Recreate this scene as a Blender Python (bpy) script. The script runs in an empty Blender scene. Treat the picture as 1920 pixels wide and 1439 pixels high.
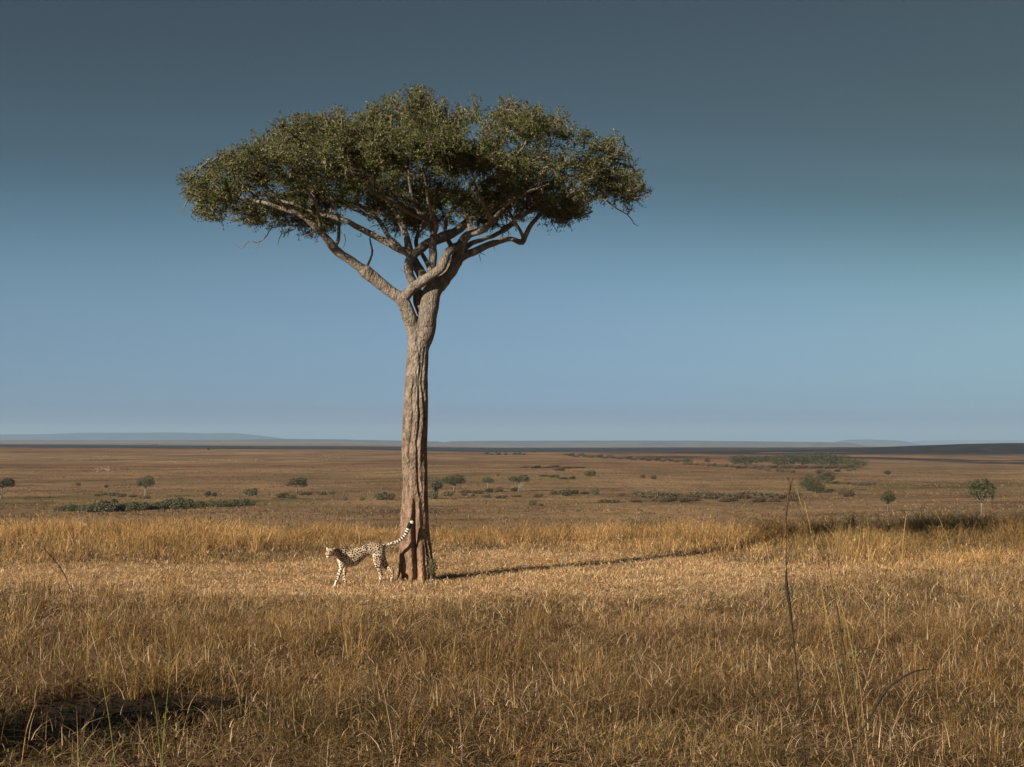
import bpy, math, random
import numpy as np
from mathutils import Vector, Matrix, Quaternion
random.seed(7); RNG = np.random.default_rng(7)
C = bpy.context.scene.collection
S = bpy.context.scene

# ------------------------------------------------------------------ camera
F = 2667.0; CX = 960.0; CY = 719.5; EYE = 2.6
PITCH = math.atan(108.5 / F)
cam = bpy.data.cameras.new('camera'); cam.sensor_width = 36; cam.lens = 36 * F / 1920
cam.clip_start = 0.1; cam.clip_end = 90000
camo = bpy.data.objects.new('camera', cam); C.objects.link(camo)
camo.location = (0, 0, EYE); camo.rotation_euler = (math.pi / 2 + PITCH, 0, 0)
S.camera = camo
S.render.engine = 'CYCLES'
S.render.resolution_x = 1024; S.render.resolution_y = 767
S.cycles.volume_step_rate = 10
S.cycles.max_bounces = 6; S.cycles.volume_bounces = 0
S.cycles.transparent_max_bounces = 8

# ------------------------------------------------------------------ light
SUN_EL = math.radians(21.0); SUN_AZ = (-0.695, -0.719)
sd = Vector((SUN_AZ[0] * math.cos(SUN_EL), SUN_AZ[1] * math.cos(SUN_EL), math.sin(SUN_EL)))
sl = bpy.data.lights.new('sun', 'SUN'); sl.energy = 5.0; sl.angle = math.radians(0.5); sl.color = (1.0, 0.86, 0.70)
slo = bpy.data.objects.new('sun', sl); C.objects.link(slo)
slo.rotation_euler = (-sd).to_track_quat('-Z', 'Y').to_euler(); slo.location = (-20, -20, 20)
W = bpy.data.worlds.new('World'); S.world = W; W.use_nodes = True
wn = W.node_tree.nodes; wl = W.node_tree.links; wn.clear()
sky = wn.new('ShaderNodeTexSky'); sky.sky_type = 'NISHITA'; sky.sun_disc = False
sky.sun_elevation = SUN_EL; sky.sun_rotation = math.atan2(SUN_AZ[0], SUN_AZ[1])
sky.altitude = 1500; sky.air_density = 1.0; sky.dust_density = 0.6; sky.ozone_density = 2.0
tc = wn.new('ShaderNodeTexCoord'); sx = wn.new('ShaderNodeSeparateXYZ'); wl.new(tc.outputs['Generated'], sx.inputs[0])
r1 = wn.new('ShaderNodeMapRange'); wl.new(sx.outputs['X'], r1.inputs[0]); r1.interpolation_type = 'SMOOTHSTEP'
r1.inputs[1].default_value = -0.05; r1.inputs[2].default_value = 0.45; r1.inputs[3].default_value = 1.0; r1.inputs[4].default_value = 1.24
zm = wn.new('ShaderNodeMath'); zm.operation = 'MULTIPLY'; wl.new(sx.outputs['Z'], zm.inputs[0]); wl.new(r1.outputs[0], zm.inputs[1])
ramp = wn.new('ShaderNodeValToRGB'); wl.new(zm.outputs[0], ramp.inputs[0])
# the sky's own deepening from a pale horizon to a dark slate zenith, by elevation
SKY = [(0.0, (0.098, 0.142, 0.356)), (0.0114, (0.098, 0.142, 0.356)), (0.0277, (0.176, 0.254, 0.449)), (0.0522, (0.237, 0.307, 0.44)), (0.0847, (0.287, 0.347, 0.423)), (0.1131, (0.294, 0.356, 0.393)), (0.1332, (0.271, 0.332, 0.346)), (0.1533, (0.235, 0.294, 0.289)), (0.1732, (0.196, 0.243, 0.239)), (0.193, (0.18, 0.208, 0.19)), (0.2126, (0.185, 0.205, 0.182)), (0.232, (0.168, 0.182, 0.157)), (0.2512, (0.171, 0.175, 0.147)), (0.289, (0.169, 0.167, 0.139)), (0.3258, (0.171, 0.164, 0.137)), (0.42, (0.162, 0.156, 0.13)), (1.0, (0.16, 0.16, 0.16))]
cr = ramp.color_ramp
cr.elements[0].position = 0; cr.elements[0].color = (*SKY[0][1], 1)
cr.elements[1].position = 1; cr.elements[1].color = (*SKY[-1][1], 1)
for p, c in SKY[1:-1]:
    e = cr.elements.new(p); e.color = (*c, 1)
mx = wn.new('ShaderNodeMix'); mx.data_type = 'RGBA'; mx.blend_type = 'MULTIPLY'; mx.inputs[0].default_value = 1
wl.new(sky.outputs[0], mx.inputs[6]); wl.new(ramp.outputs[0], mx.inputs[7])
# towards the right (away from the sun) the sky is dimmer and a little greener
r2 = wn.new('ShaderNodeMapRange'); wl.new(sx.outputs['X'], r2.inputs[0])
r2.inputs[1].default_value = 0.0; r2.inputs[2].default_value = 0.40; r2.inputs[3].default_value = 0.0; r2.inputs[4].default_value = 1.0
r2.interpolation_type = 'SMOOTHSTEP'
mx2 = wn.new('ShaderNodeMix'); mx2.data_type = 'RGBA'; mx2.blend_type = 'MULTIPLY'
wl.new(r2.outputs[0], mx2.inputs[0]); wl.new(mx.outputs[2], mx2.inputs[6]); mx2.inputs[7].default_value = (0.95, 0.965, 0.88, 1)
bg = wn.new('ShaderNodeBackground'); bg.inputs[1].default_value = 0.10
wo = wn.new('ShaderNodeOutputWorld'); wl.new(mx2.outputs[2], bg.inputs[0]); wl.new(bg.outputs[0], wo.inputs[0])
S.view_settings.view_transform = 'Standard'; S.view_settings.look = 'None'
S.view_settings.exposure = 0.62; S.view_settings.gamma = 1.0

# ------------------------------------------------------------------ helpers
def ray(px, py):
    cx = (px - CX) / F; cy = (CY - py) / F
    c, s = math.cos(PITCH), math.sin(PITCH)
    return Vector((cx, c - s * cy, s + c * cy))
def P(px, py, d):
    """the point seen at photo pixel (px, py) and at depth d metres"""
    r = ray(px, py); k = d / r.y
    return Vector((r.x * k, d, EYE + r.z * k))
def vnoise(x, y, seed=0):
    x = np.asarray(x, float); y = np.asarray(y, float)
    xi = np.floor(x).astype(np.int64); yi = np.floor(y).astype(np.int64); fx = x - xi; fy = y - yi
    fx = fx * fx * (3 - 2 * fx); fy = fy * fy * (3 - 2 * fy)
    def h(a, b):
        n = (a * 374761393 + b * 668265263 + seed * 1274126177) & 0xffffffff
        n = ((n ^ (n >> 13)) * 1274126177) & 0xffffffff
        return ((n ^ (n >> 16)) & 0xffff) / 65535.0
    return (h(xi, yi) * (1 - fx) + h(xi + 1, yi) * fx) * (1 - fy) + (h(xi, yi + 1) * (1 - fx) + h(xi + 1, yi + 1) * fx) * fy
def fbm(x, y, seed=0, o=4):
    t = 0; a = 0.5; n = 0
    for k in range(o):
        t = t + a * vnoise(np.asarray(x) * 2 ** k, np.asarray(y) * 2 ** k, seed + k); n += a; a *= 0.5
    return t / n
def smooth(a, b, x):
    t = np.clip((np.asarray(x, float) - a) / (b - a), 0, 1); return t * t * (3 - 2 * t)
def tag(o, label=None, cat=None, group=None, kind=None):
    for k, v in (('label', label), ('category', cat), ('group', group), ('kind', kind)):
        if v: o[k] = v
    return o
def link(name, me, mat=None, parent=None):
    o = bpy.data.objects.new(name, me); C.objects.link(o)
    if mat is not None: me.materials.clear(); me.materials.append(mat)
    if parent: o.parent = parent
    return o
def empty(name, loc, rz=0.0, **k):
    o = bpy.data.objects.new(name, None); C.objects.link(o); o.location = loc; o.rotation_euler = (0, 0, rz)
    o.empty_display_size = 0.2
    return tag(o, **k)
def np_mesh(name, V, loops, counts, cols=None, smooth_=False, attrs=None):
    V = np.asarray(V, np.float32); loops = np.asarray(loops, np.int32); counts = np.asarray(counts, np.int32)
    me = bpy.data.meshes.new(name)
    me.vertices.add(len(V)); me.vertices.foreach_set('co', V.ravel())
    me.loops.add(len(loops)); me.loops.foreach_set('vertex_index', loops)
    me.polygons.add(len(counts))
    st = np.concatenate([[0], np.cumsum(counts)[:-1]]).astype(np.int32)
    me.polygons.foreach_set('loop_start', st)
    me.update(calc_edges=True)
    if smooth_: me.polygons.foreach_set('use_smooth', np.ones(len(counts), bool))
    if cols is not None:
        a = me.color_attributes.new('Col', 'FLOAT_COLOR', 'POINT')
        c4 = np.ones((len(V), 4), np.float32); c4[:, :3] = cols; a.data.foreach_set('color', c4.ravel())
    for k, v in (attrs or {}).items():
        a = me.attributes.new(k, 'FLOAT', 'POINT'); a.data.foreach_set('value', np.asarray(v, np.float32))
    return me
class MB:
    """collects tubes into one mesh"""
    def __init__(s): s.v = []; s.f = []; s.n = 0
    def tube(s, pts, rad, seg=8, lat=None, lat_dir=None, cap=True, rough=0.0, seed=0):
        pts = [Vector(p) for p in pts]; base = s.n; N = len(pts); ref = None
        for i, p in enumerate(pts):
            t = (pts[min(i + 1, N - 1)] - pts[max(i - 1, 0)])
            t = t.normalized() if t.length > 1e-9 else Vector((0, 0, 1))
            if lat_dir is not None:
                b = Vector(lat_dir); b = (b - t * b.dot(t)).normalized(); a = b.cross(t).normalized()
            else:
                if ref is None: ref = Vector((0, 1, 0.13)) if abs(t.y) < 0.9 else Vector((1, 0, 0))
                a = (ref - t * ref.dot(t)).normalized(); ref = a; b = t.cross(a).normalized()
            r = rad[i]; l = lat[i] if lat else r
            for k in range(seg):
                w = 2 * math.pi * k / seg
                q = 1.0
                if rough: q += rough * (float(vnoise(i * 0.31 + seed, k * 3.0 / seg * 2, seed)) - 0.5) * 2
                s.v.append(p + a * (math.cos(w) * r * q) + b * (math.sin(w) * l * q))
        s.n += N * seg
        for i in range(N - 1):
            for k in range(seg):
                k2 = (k + 1) % seg
                s.f.append((base + i * seg + k, base + i * seg + k2, base + (i + 1) * seg + k2, base + (i + 1) * seg + k))
        if cap:
            for i in (0, N - 1):
                s.v.append(pts[i]); c = s.n; s.n += 1
                for k in range(seg):
                    k2 = (k + 1) % seg
                    s.f.append((c, base + i * seg + (k2 if i == 0 else k), base + i * seg + (k if i == 0 else k2)))
    def ball(s, c, r, q=None, nu=12, nv=8):
        """ellipsoid with radii r, optionally turned by a quaternion"""
        base = s.n; c = Vector(c)
        for j in range(nv + 1):
            th = math.pi * j / nv
            for i in range(nu):
                ph = 2 * math.pi * i / nu
                v = Vector((r[0] * math.sin(th) * math.cos(ph), r[1] * math.sin(th) * math.sin(ph), r[2] * math.cos(th)))
                if q: v = q @ v
                s.v.append(c + v)
        s.n += (nv + 1) * nu
        for j in range(nv):
            for i in range(nu):
                i2 = (i + 1) % nu
                s.f.append((base + j * nu + i, base + (j + 1) * nu + i, base + (j + 1) * nu + i2, base + j * nu + i2))
    def mesh(s, name, smooth_=True):
        me = bpy.data.meshes.new(name); me.from_pydata([tuple(v) for v in s.v], [], s.f); me.validate(); me.update()
        if smooth_: me.polygons.foreach_set('use_smooth', np.ones(len(me.polygons), bool))
        return me
    def build(s, name, mat, parent=None): return link(name, s.mesh(name), mat, parent)
def spline(pts, step):
    """Catmull-Rom through rows of numbers (x, y, z, radius ...), resampled about every step"""
    A = np.array(pts, float)
    if len(A) < 2: return A
    A = np.vstack([2 * A[0] - A[1], A, 2 * A[-1] - A[-2]]); out = []
    for i in range(1, len(A) - 2):
        p0, p1, p2, p3 = A[i - 1:i + 3]
        n = max(1, int(np.linalg.norm((p2 - p1)[:3]) / step))
        for t in np.arange(n) / n:
            out.append(0.5 * ((2 * p1) + (-p0 + p2) * t + (2 * p0 - 5 * p1 + 4 * p2 - p3) * t * t + (-p0 + 3 * p1 - 3 * p2 + p3) * t ** 3))
    out.append(A[-2]); return np.array(out)

# ------------------------------------------------------------------ materials
def mat(name, rough=0.9, spec=0.2):
    m = bpy.data.materials.new(name); m.use_nodes = True
    b = m.node_tree.nodes['Principled BSDF']; b.inputs['Roughness'].default_value = rough
    b.inputs['Specular IOR Level'].default_value = spec
    return m, m.node_tree.nodes, m.node_tree.links, b
def N(nt, typ, **k):
    n = nt.new(typ)
    for a, v in k.items(): setattr(n, a, v)
    return n
def noise_node(nt, ln, co, scale, detail=4, rough=0.55):
    n = nt.new('ShaderNodeTexNoise'); n.inputs['Scale'].default_value = scale; n.inputs['Detail'].default_value = detail
    n.inputs['Roughness'].default_value = rough; ln.new(co, n.inputs['Vector']); return n.outputs['Fac']
def ramp_node(nt, ln, fac, stops):
    r = nt.new('ShaderNodeValToRGB'); e = r.color_ramp.elements
    e[0].position = stops[0][0]; e[0].color = (*stops[0][1], 1); e[1].position = stops[-1][0]; e[1].color = (*stops[-1][1], 1)
    for p, c in stops[1:-1]:
        x = e.new(p); x.color = (*c, 1)
    ln.new(fac, r.inputs[0]); return r.outputs[0]
def mixc(nt, ln, fac, a, b, blend='MIX'):
    m = nt.new('ShaderNodeMix'); m.data_type = 'RGBA'; m.blend_type = blend
    for s, v in ((m.inputs[0], fac), (m.inputs[6], a), (m.inputs[7], b)):
        if isinstance(v, (int, float)): s.default_value = v
        elif isinstance(v, tuple): s.default_value = (*v, 1)
        else: ln.new(v, s)
    return m.outputs[2]
def leafy(name, translucent=0.25, rough=0.75):
    """leaf and straw material: colour read from each blade's own colour, some light passes through"""
    m, nt, ln, b = mat(name, rough, 0.15)
    a = N(nt, 'ShaderNodeAttribute', attribute_name='Col'); ln.new(a.outputs['Color'], b.inputs['Base Color'])
    t = nt.new('ShaderNodeBsdfTranslucent'); ln.new(a.outputs['Color'], t.inputs[0])
    x = nt.new('ShaderNodeMixShader'); x.inputs[0].default_value = translucent
    ln.new(b.outputs[0], x.inputs[1]); ln.new(t.outputs[0], x.inputs[2]); ln.new(x.outputs[0], nt['Material Output'].inputs[0])
    return m
M_GRASS = leafy('dry_grass', 0.25)
M_LEAF = leafy('leaf', 0.12, 0.6)

def bark_mat(name, c0, c1, c2, scale=1.0, low=None):
    m, nt, ln, b = mat(name, 0.92, 0.15)
    tcn = nt.new('ShaderNodeTexCoord'); mp = nt.new('ShaderNodeMapping'); mp.inputs['Scale'].default_value = (1, 1, 0.62)
    ln.new(tcn.outputs['Object'], mp.inputs[0]); co = mp.outputs[0]
    n1 = noise_node(nt, ln, co, 9 * scale, 8, 0.7); n2 = noise_node(nt, ln, co, 2.2 * scale, 4)
    col = ramp_node(nt, ln, n1, [(0.30, c0), (0.5, c1), (0.68, c2)])
    col = mixc(nt, ln, 0.55, col, ramp_node(nt, ln, n2, [(0.35, (0.72, 0.70, 0.68)), (0.65, (1.15, 1.1, 1.05))]), 'MULTIPLY')
    if low:   # the lower trunk is rubbed and dusted reddish by animals and soil
        sp = nt.new('ShaderNodeSeparateXYZ'); ln.new(tcn.outputs['Object'], sp.inputs[0])
        mr = nt.new('ShaderNodeMapRange'); ln.new(sp.outputs['Z'], mr.inputs[0])
        mr.inputs[1].default_value = 0.2; mr.inputs[2].default_value = 3.4; mr.inputs[3].default_value = 0.85; mr.inputs[4].default_value = 0.0
        col = mixc(nt, ln, mr.outputs[0], col, mixc(nt, ln, 1.0, col, low, 'MULTIPLY'))
    ln.new(col, b.inputs['Base Color'])
    v = nt.new('ShaderNodeTexVoronoi'); v.feature = 'F1'; v.inputs['Scale'].default_value = 26 * scale; ln.new(co, v.inputs['Vector'])
    n3 = noise_node(nt, ln, co, 40 * scale, 5, 0.7)
    ad = nt.new('ShaderNodeMath'); ad.operation = 'ADD'; ln.new(v.outputs['Distance'], ad.inputs[0]); ln.new(n3, ad.inputs[1])
    bp = nt.new('ShaderNodeBump'); bp.inputs['Strength'].default_value = 1.0; bp.inputs['Distance'].default_value = 0.035 / scale
    ln.new(ad.outputs[0], bp.inputs['Height']); ln.new(bp.outputs[0], b.inputs['Normal'])
    return m
M_BARK = bark_mat('bark', (0.09, 0.075, 0.06), (0.235, 0.20, 0.165), (0.39, 0.34, 0.29), 1.0, (1.18, 0.84, 0.62))
M_BRANCH = bark_mat('branch_bark', (0.10, 0.085, 0.07), (0.24, 0.21, 0.175), (0.38, 0.34, 0.285), 1.6)
M_TWIG = bark_mat('twig_bark', (0.10, 0.085, 0.065), (0.22, 0.185, 0.145), (0.36, 0.31, 0.25), 3)
M_FARBARK = bark_mat('pale_bark', (0.08, 0.065, 0.05), (0.16, 0.13, 0.105), (0.25, 0.21, 0.17), 0.5)
M_DARKSTEM = bark_mat('dark_stem', (0.02, 0.016, 0.012), (0.045, 0.034, 0.024), (0.08, 0.06, 0.04), 8)
M_STRAW = bark_mat('straw_stem', (0.26, 0.17, 0.07), (0.40, 0.28, 0.12), (0.5, 0.37, 0.18), 8)
M_GREENSTEM = bark_mat('green_stem', (0.10, 0.12, 0.03), (0.17, 0.18, 0.05), (0.27, 0.22, 0.07), 6)
M_REDSTEM = bark_mat('red_brown_stem', (0.06, 0.038, 0.02), (0.11, 0.07, 0.035), (0.18, 0.12, 0.06), 6)

# ------------------------------------------------------------------ terrain
KD = np.array([200, 260, 350, 430, 600, 800, 1100, 1500, 2000, 2500, 3300, 4500, 7000, 12000, 25000, 60000.])
KP = {0:    [1000, 972, 947, 930, 905, 885, 868, 852, 839.5, 845, 838.8, 833.5, 831.5, 829, 828.0, 827.6],
      600:  [1000, 972, 945, 927, 902, 883, 867, 854, 843.2, 848, 841.0, 836.5, 833.5, 830, 828.3, 827.8],
      960:  [1000, 972, 945, 926, 898, 880, 867, 856, 848.5, 850, 846.0, 840.0, 838.6, 837.5, 836, 835],
      1440: [ 996, 968, 943, 925, 900, 884, 870, 858, 850.0, 844, 843.0, 839.4, 838.0, 837, 836, 835],
      1920: [ 986, 958, 936, 921, 904, 891, 877, 863, 848.0, 831, 838.0, 838.0, 838.0, 837, 836, 835]}
KPX = sorted(KP)
def far_z(px, d):
    out = np.zeros_like(d); lg = np.log(d)
    zs = [EYE - (np.array(KP[k]) - 828.0) / F * KD for k in KPX]
    cols = [np.interp(lg, np.log(KD), z) for z in zs]
    px = np.clip(px, KPX[0], KPX[-1])
    for i in range(len(KPX) - 1):
        a, b = KPX[i], KPX[i + 1]; m = (px >= a) & (px <= b)
        t = (px - a) / (b - a); t = t * t * (3 - 2 * t)
        out = np.where(m, cols[i] * (1 - t) + cols[i + 1] * t, out)
    return out
def edge_d(x): return 37.0 + 3.0 * (vnoise(np.asarray(x) * 0.12, np.asarray(x) * 0, 5) - 0.5) + 0.10 * np.clip(x, 0, 40)
def ground_z(x, y):
    x = np.asarray(x, float); y = np.asarray(y, float)
    r = np.hypot(x, y); az = np.arctan2(x, y); azc = np.clip(az, -0.42, 0.42)
    d = np.maximum(r * np.cos(azc), 1e-3); px = CX + F * np.tan(azc)
    e = np.clip(edge_d(x), 30, 45)
    near = 0.10 * (fbm(x * 0.22, y * 0.22, 3) - 0.5) * smooth(3, 10, d) + 0.04 * (fbm(x * 1.7, y * 1.7, 9) - 0.5)
    t = np.maximum(d - e, 0)
    slope = -0.30 - 0.0 * d
    down = -(np.minimum(t, 12) ** 2) * 0.006 - np.maximum(t - 12, 0) * 0.105
    zf = far_z(px, np.maximum(d, 200)) + 2.2 * (fbm(x * 0.006, y * 0.004, 27, 3) - 0.5) * smooth(260, 500, d) * (1 - smooth(1500, 2200, d)) + (0.6 * (fbm(x * 0.02, y * 0.02, 21) - 0.5) + 0.22 * (fbm(x * 0.15, y * 0.15, 25) - 0.5)) * smooth(120, 200, d) * (1 + 0 * d)
    w = smooth(70, 200, d)
    return (near + down) * (1 - w) + zf * w
def gz(x, y): return float(ground_z(np.array([x]), np.array([y]))[0])
def hit(px, py, d0=120.0):
    """where the ray through photo pixel (px, py) meets the lower plain"""
    ds = np.exp(np.linspace(math.log(d0), math.log(20000), 4000)); r = ray(px, py)
    xs = r.x / r.y * ds; zr = EYE + r.z / r.y * ds
    k = np.argmax(zr < ground_z(xs, ds))
    return Vector((xs[k], ds[k], float(ground_z(xs[k:k + 1], ds[k:k + 1])[0])))

def pxof(x, y): return CX + F * x / y
def front_of(x, y): return np.interp(pxof(x, y), [-300, 0, 300, 620, 900, 1200, 1400, 1600, 2300], [25.6, 24.8, 24.2, 23.0, 22.6, 22.8, 24.5, 28.6, 29.0])
def back_of(x, y): return np.interp(pxof(x, y), [-300, 0, 250, 420, 560, 700, 960, 1150, 1250, 1400, 1600, 2300], [29.5, 30.2, 30.8, 30.2, 31.0, 33, 34.0, 33.2, 32.2, 31.0, 29.5, 28.5])
def clearing(x, y):
    """1 in the trampled clearing round the tree, 0 in the standing grass"""
    px = pxof(x, y); wob = 1.6 * (fbm(x * 0.35, y * 0.35, 61) - 0.5)
    back = np.interp(px, [-300, 0, 250, 420, 560, 700, 960, 1150, 1250, 1400, 1600, 2300], [29.5, 30.2, 30.8, 30.2, 31.0, 33, 34.0, 33.2, 32.2, 31.0, 29.5, 28.5])
    front = np.interp(px, [-300, 0, 300, 620, 900, 1200, 1400, 1600, 2300], [25.6, 24.8, 24.2, 23.0, 22.6, 22.8, 24.5, 28.6, 29.0])
    return smooth(-1.3, 1.3, y - front + wob * 1.6 + 1.2 * (fbm(x * 1.2, y * 1.2, 62) - 0.5)) * (1 - smooth(-1.0, 1.0, y - back - wob * 1.8 - 1.0 * (fbm(x * 1.4, y * 1.4, 63) - 0.5)))

rows = np.concatenate([[0.02, 1.5], np.exp(np.linspace(math.log(3), math.log(60000), 760))])
az = np.concatenate([np.linspace(-math.pi, -0.5, 60)[:-1], np.linspace(-0.5, 0.5, 520), np.linspace(0.5, math.pi, 60)[1:]])
R_, A_ = np.meshgrid(rows, az, indexing='ij'); X_ = R_ * np.sin(A_); Y_ = R_ * np.cos(A_)
Z_ = ground_z(X_, Y_)
na = len(az); nr = len(rows)
ii, jj = np.meshgrid(np.arange(nr - 1), np.arange(na - 1), indexing='ij'); q = (ii * na + jj).ravel()
loops = np.stack([q, q + na, q + na + 1, q + 1], 1).ravel()[...]
px_ = (CX + F * np.tan(np.clip(A_, -0.6, 0.6))); d_ = R_ * np.cos(np.clip(A_, -0.6, 0.6))
# burnt ground: a black strip beyond the brown ridge on the left, broad streaky burns on the right
st = fbm(X_ * 0.0035, Y_ * 0.006, 31, 5)
b_left = smooth(2600, 2900, d_) * (1 - smooth(4350, 4650, d_)) * (1 - smooth(1250, 1500, px_))
b_mid = smooth(0, 300, d_ - np.interp(px_, [900, 1150, 1350], [2100, 1950, 1650])) * (1 - smooth(4000, 4600, d_ + 900 * (st - 0.5))) * smooth(900, 1100, px_) * (1 - smooth(1700, 1900, px_) * 0)
edge = 1130 + (1920 - np.clip(px_, 1000, 1920)) * 1.0
b_right = smooth(0, 120, d_ - edge) * smooth(1380, 1620, px_) * (smooth(0.47, 0.54, fbm(X_ * 0.010, Y_ * 0.007, 33, 5) + 0.22 * smooth(1750, 2100, d_)) * 0.9)
b_top = smooth(1830, 1960, d_) * smooth(1450, 1640, px_)
b_belt = smooth(1300, 1420, d_) * smooth(1080, 1200, px_) * (1 - smooth(1500, 1620, px_)) * smooth(0.45, 0.55, fbm(X_ * 0.012, Y_ * 0.007, 35, 5)) * 0.7
burn = np.clip(np.maximum.reduce([b_left, b_mid * smooth(0.40, 0.5, st + 0.1), b_right, b_top, b_belt]), 0, 1)
burn = burn * (1 - smooth(5200, 6000, d_))
greenish = smooth(0.52, 0.66, fbm(X_ * 0.008, Y_ * 0.008, 41)) * smooth(300, 380, d_) * (1 - smooth(600, 800, d_))
redd = (1 - smooth(1300, 1500, px_)) * smooth(0.42, 0.62, fbm(X_ * 0.003, Y_ * 0.004, 51)) * smooth(450, 800, d_) * (1 - smooth(1900, 2600, d_))
bare_shade = np.exp(-(((X_ + 3.4) / 1.6) ** 2 + ((Y_ - 13.6) / 1.25) ** 2) ** 2)  # mask for a cast shadow painted onto the soil
clear = np.where((Y_ > 15) & (Y_ < 60), clearing(X_, np.maximum(Y_, 1)), 0.0)
gme = np_mesh('ground', np.stack([X_, Y_, Z_], -1).reshape(-1, 3), loops, np.full(len(q), 4), smooth_=True,
              attrs={'burn': burn.ravel(), 'green': greenish.ravel(), 'red': redd.ravel(), 'bare_shade': bare_shade.ravel(), 'clear': clear.ravel(), 'dist': np.log10(np.maximum(d_, 1)).ravel()})
def ground_material():
    m, nt, ln, b = mat('savanna_soil', 0.95, 0.08)
    tcn = nt.new('ShaderNodeTexCoord'); co = tcn.outputs['Object']
    at = lambda n: N(nt, 'ShaderNodeAttribute', attribute_name=n).outputs['Fac']
    n_f = noise_node(nt, ln, co, 6, 6, 0.7); n_m = noise_node(nt, ln, co, 0.55, 6, 0.7); n_l = noise_node(nt, ln, co, 0.035, 6, 0.65); n_x = noise_node(nt, ln, co, 0.005, 6, 0.6)
    near = ramp_node(nt, ln, n_f, [(0.3, (0.10, 0.065, 0.035)), (0.5, (0.27, 0.18, 0.10)), (0.7, (0.42, 0.30, 0.18))])
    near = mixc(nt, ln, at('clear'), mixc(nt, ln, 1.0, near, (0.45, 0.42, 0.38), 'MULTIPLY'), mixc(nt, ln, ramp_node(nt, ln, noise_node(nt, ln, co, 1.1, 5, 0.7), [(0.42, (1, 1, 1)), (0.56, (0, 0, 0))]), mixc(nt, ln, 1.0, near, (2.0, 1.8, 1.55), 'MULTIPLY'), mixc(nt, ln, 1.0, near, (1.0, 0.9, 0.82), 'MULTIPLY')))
    far = ramp_node(nt, ln, n_m, [(0.36, (0.13, 0.080, 0.042)), (0.46, (0.255, 0.166, 0.088)), (0.7, (0.33, 0.228, 0.130))])  # darkest noise tone paints small tussock shadows into the plain
    far = mixc(nt, ln, 0.85, far, ramp_node(nt, ln, n_l, [(0.36, (0.55, 0.54, 0.52)), (0.5, (1, 1, 1)), (0.64, (1.3, 1.27, 1.2))]), 'MULTIPLY')
    far = mixc(nt, ln, 0.85, far, ramp_node(nt, ln, n_x, [(0.38, (0.70, 0.68, 0.66)), (0.5, (1, 1, 1)), (0.62, (1.28, 1.25, 1.2))]), 'MULTIPLY')
    far = mixc(nt, ln, at('red'), far, mixc(nt, ln, 1.0, far, (0.93, 0.81, 0.75), 'MULTIPLY'))
    far = mixc(nt, ln, at('green'), far, mixc(nt, ln, 1.0, far, (0.84, 0.92, 0.82), 'MULTIPLY'))
    blk = ramp_node(nt, ln, n_l, [(0.38, (0.020, 0.018, 0.019)), (0.58, (0.040, 0.034, 0.032)), (0.72, (0.16, 0.11, 0.075))])
    far = mixc(nt, ln, at('burn'), far, blk)
    mr = nt.new('ShaderNodeMapRange'); ln.new(at('dist'), mr.inputs[0]); mr.inputs[1].default_value = 1.5; mr.inputs[2].default_value = 2.2
    col = mixc(nt, ln, mr.outputs[0], near, far)
    col = mixc(nt, ln, at('bare_shade'), col, (0.018, 0.014, 0.010))  # shadow put into the soil colour as near-black
    ln.new(col, b.inputs['Base Color'])
    ad = nt.new('ShaderNodeMath'); ad.operation = 'MULTIPLY_ADD'; ln.new(n_m, ad.inputs[0]); ad.inputs[1].default_value = 2.0; ln.new(n_l, ad.inputs[2])
    bp = nt.new('ShaderNodeBump'); bp.inputs['Strength'].default_value = 0.6; bp.inputs['Distance'].default_value = 0.5
    ln.new(ad.outputs[0], bp.inputs['Height']); ln.new(bp.outputs[0], b.inputs['Normal'])
    return m
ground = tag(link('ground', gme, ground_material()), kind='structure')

# far hills, each a broad ridge with its own distance and depth
def hills(name, d0, half, pts, col, seed, foot=3.0):
    xs = np.arange(pts[0][0], pts[-1][0] + 1, 6.0); top = np.interp(xs, [p[0] for p in pts], [p[1] for p in pts])
    k = np.hanning(9); k /= k.sum(); top = np.convolve(np.pad(top, 4, 'edge'), k, 'valid')
    top = top + 0.5 * (fbm(xs * 0.03, xs * 0, seed) - 0.5)
    rr = np.linspace(-1, 1, 41); XX, RR = np.meshgrid(xs, rr, indexing='ij'); TT = np.repeat(top[:, None], len(rr), 1)
    D = d0 + RR * half; u = (XX - CX) / F
    H = EYE + (828 - TT) / F * d0
    Zb = EYE - foot / F * d0 - 45
    ends = smooth(xs[0], xs[0] + 90, XX) * (1 - smooth(xs[-1] - 90, xs[-1], XX))
    prof = np.cos(RR * math.pi / 2) ** 1.2
    Z = Zb + (H - Zb) * prof * (0.25 + 0.75 * ends) + 10 * (fbm(XX * 0.02, RR * 4, seed + 3) - 0.5) * prof * (1 - prof) * 4
    V = np.stack([u * D, D, Z], -1).reshape(-1, 3)
    i, j = np.meshgrid(np.arange(len(xs) - 1), np.arange(len(rr) - 1), indexing='ij'); q = (i * len(rr) + j).ravel()
    lp = np.stack([q, q + len(rr), q + len(rr) + 1, q + 1], 1).ravel()
    me = np_mesh(name, V, lp, np.full(len(q), 4), smooth_=True)
    m, nt, ln, b = mat(name + '_soil', 0.95, 0.05); tcn = nt.new('ShaderNodeTexCoord')
    n = noise_node(nt, ln, tcn.outputs['Object'], 0.004, 6, 0.7)
    ln.new(ramp_node(nt, ln, n, [(0.35, tuple(c * 0.7 for c in col)), (0.65, tuple(c * 1.3 for c in col))]), b.inputs['Base Color'])
    return tag(link(name, me, m), kind='structure')
hills('hills', 24000, 2500, [(-420, 822), (-150, 817), (0, 815), (80, 814.5), (160, 811.5), (250, 811.8), (330, 811), (390, 813), (440, 812), (480, 816), (520, 821), (560, 827), (640, 829)], (0.06, 0.06, 0.06), 1)
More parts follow.
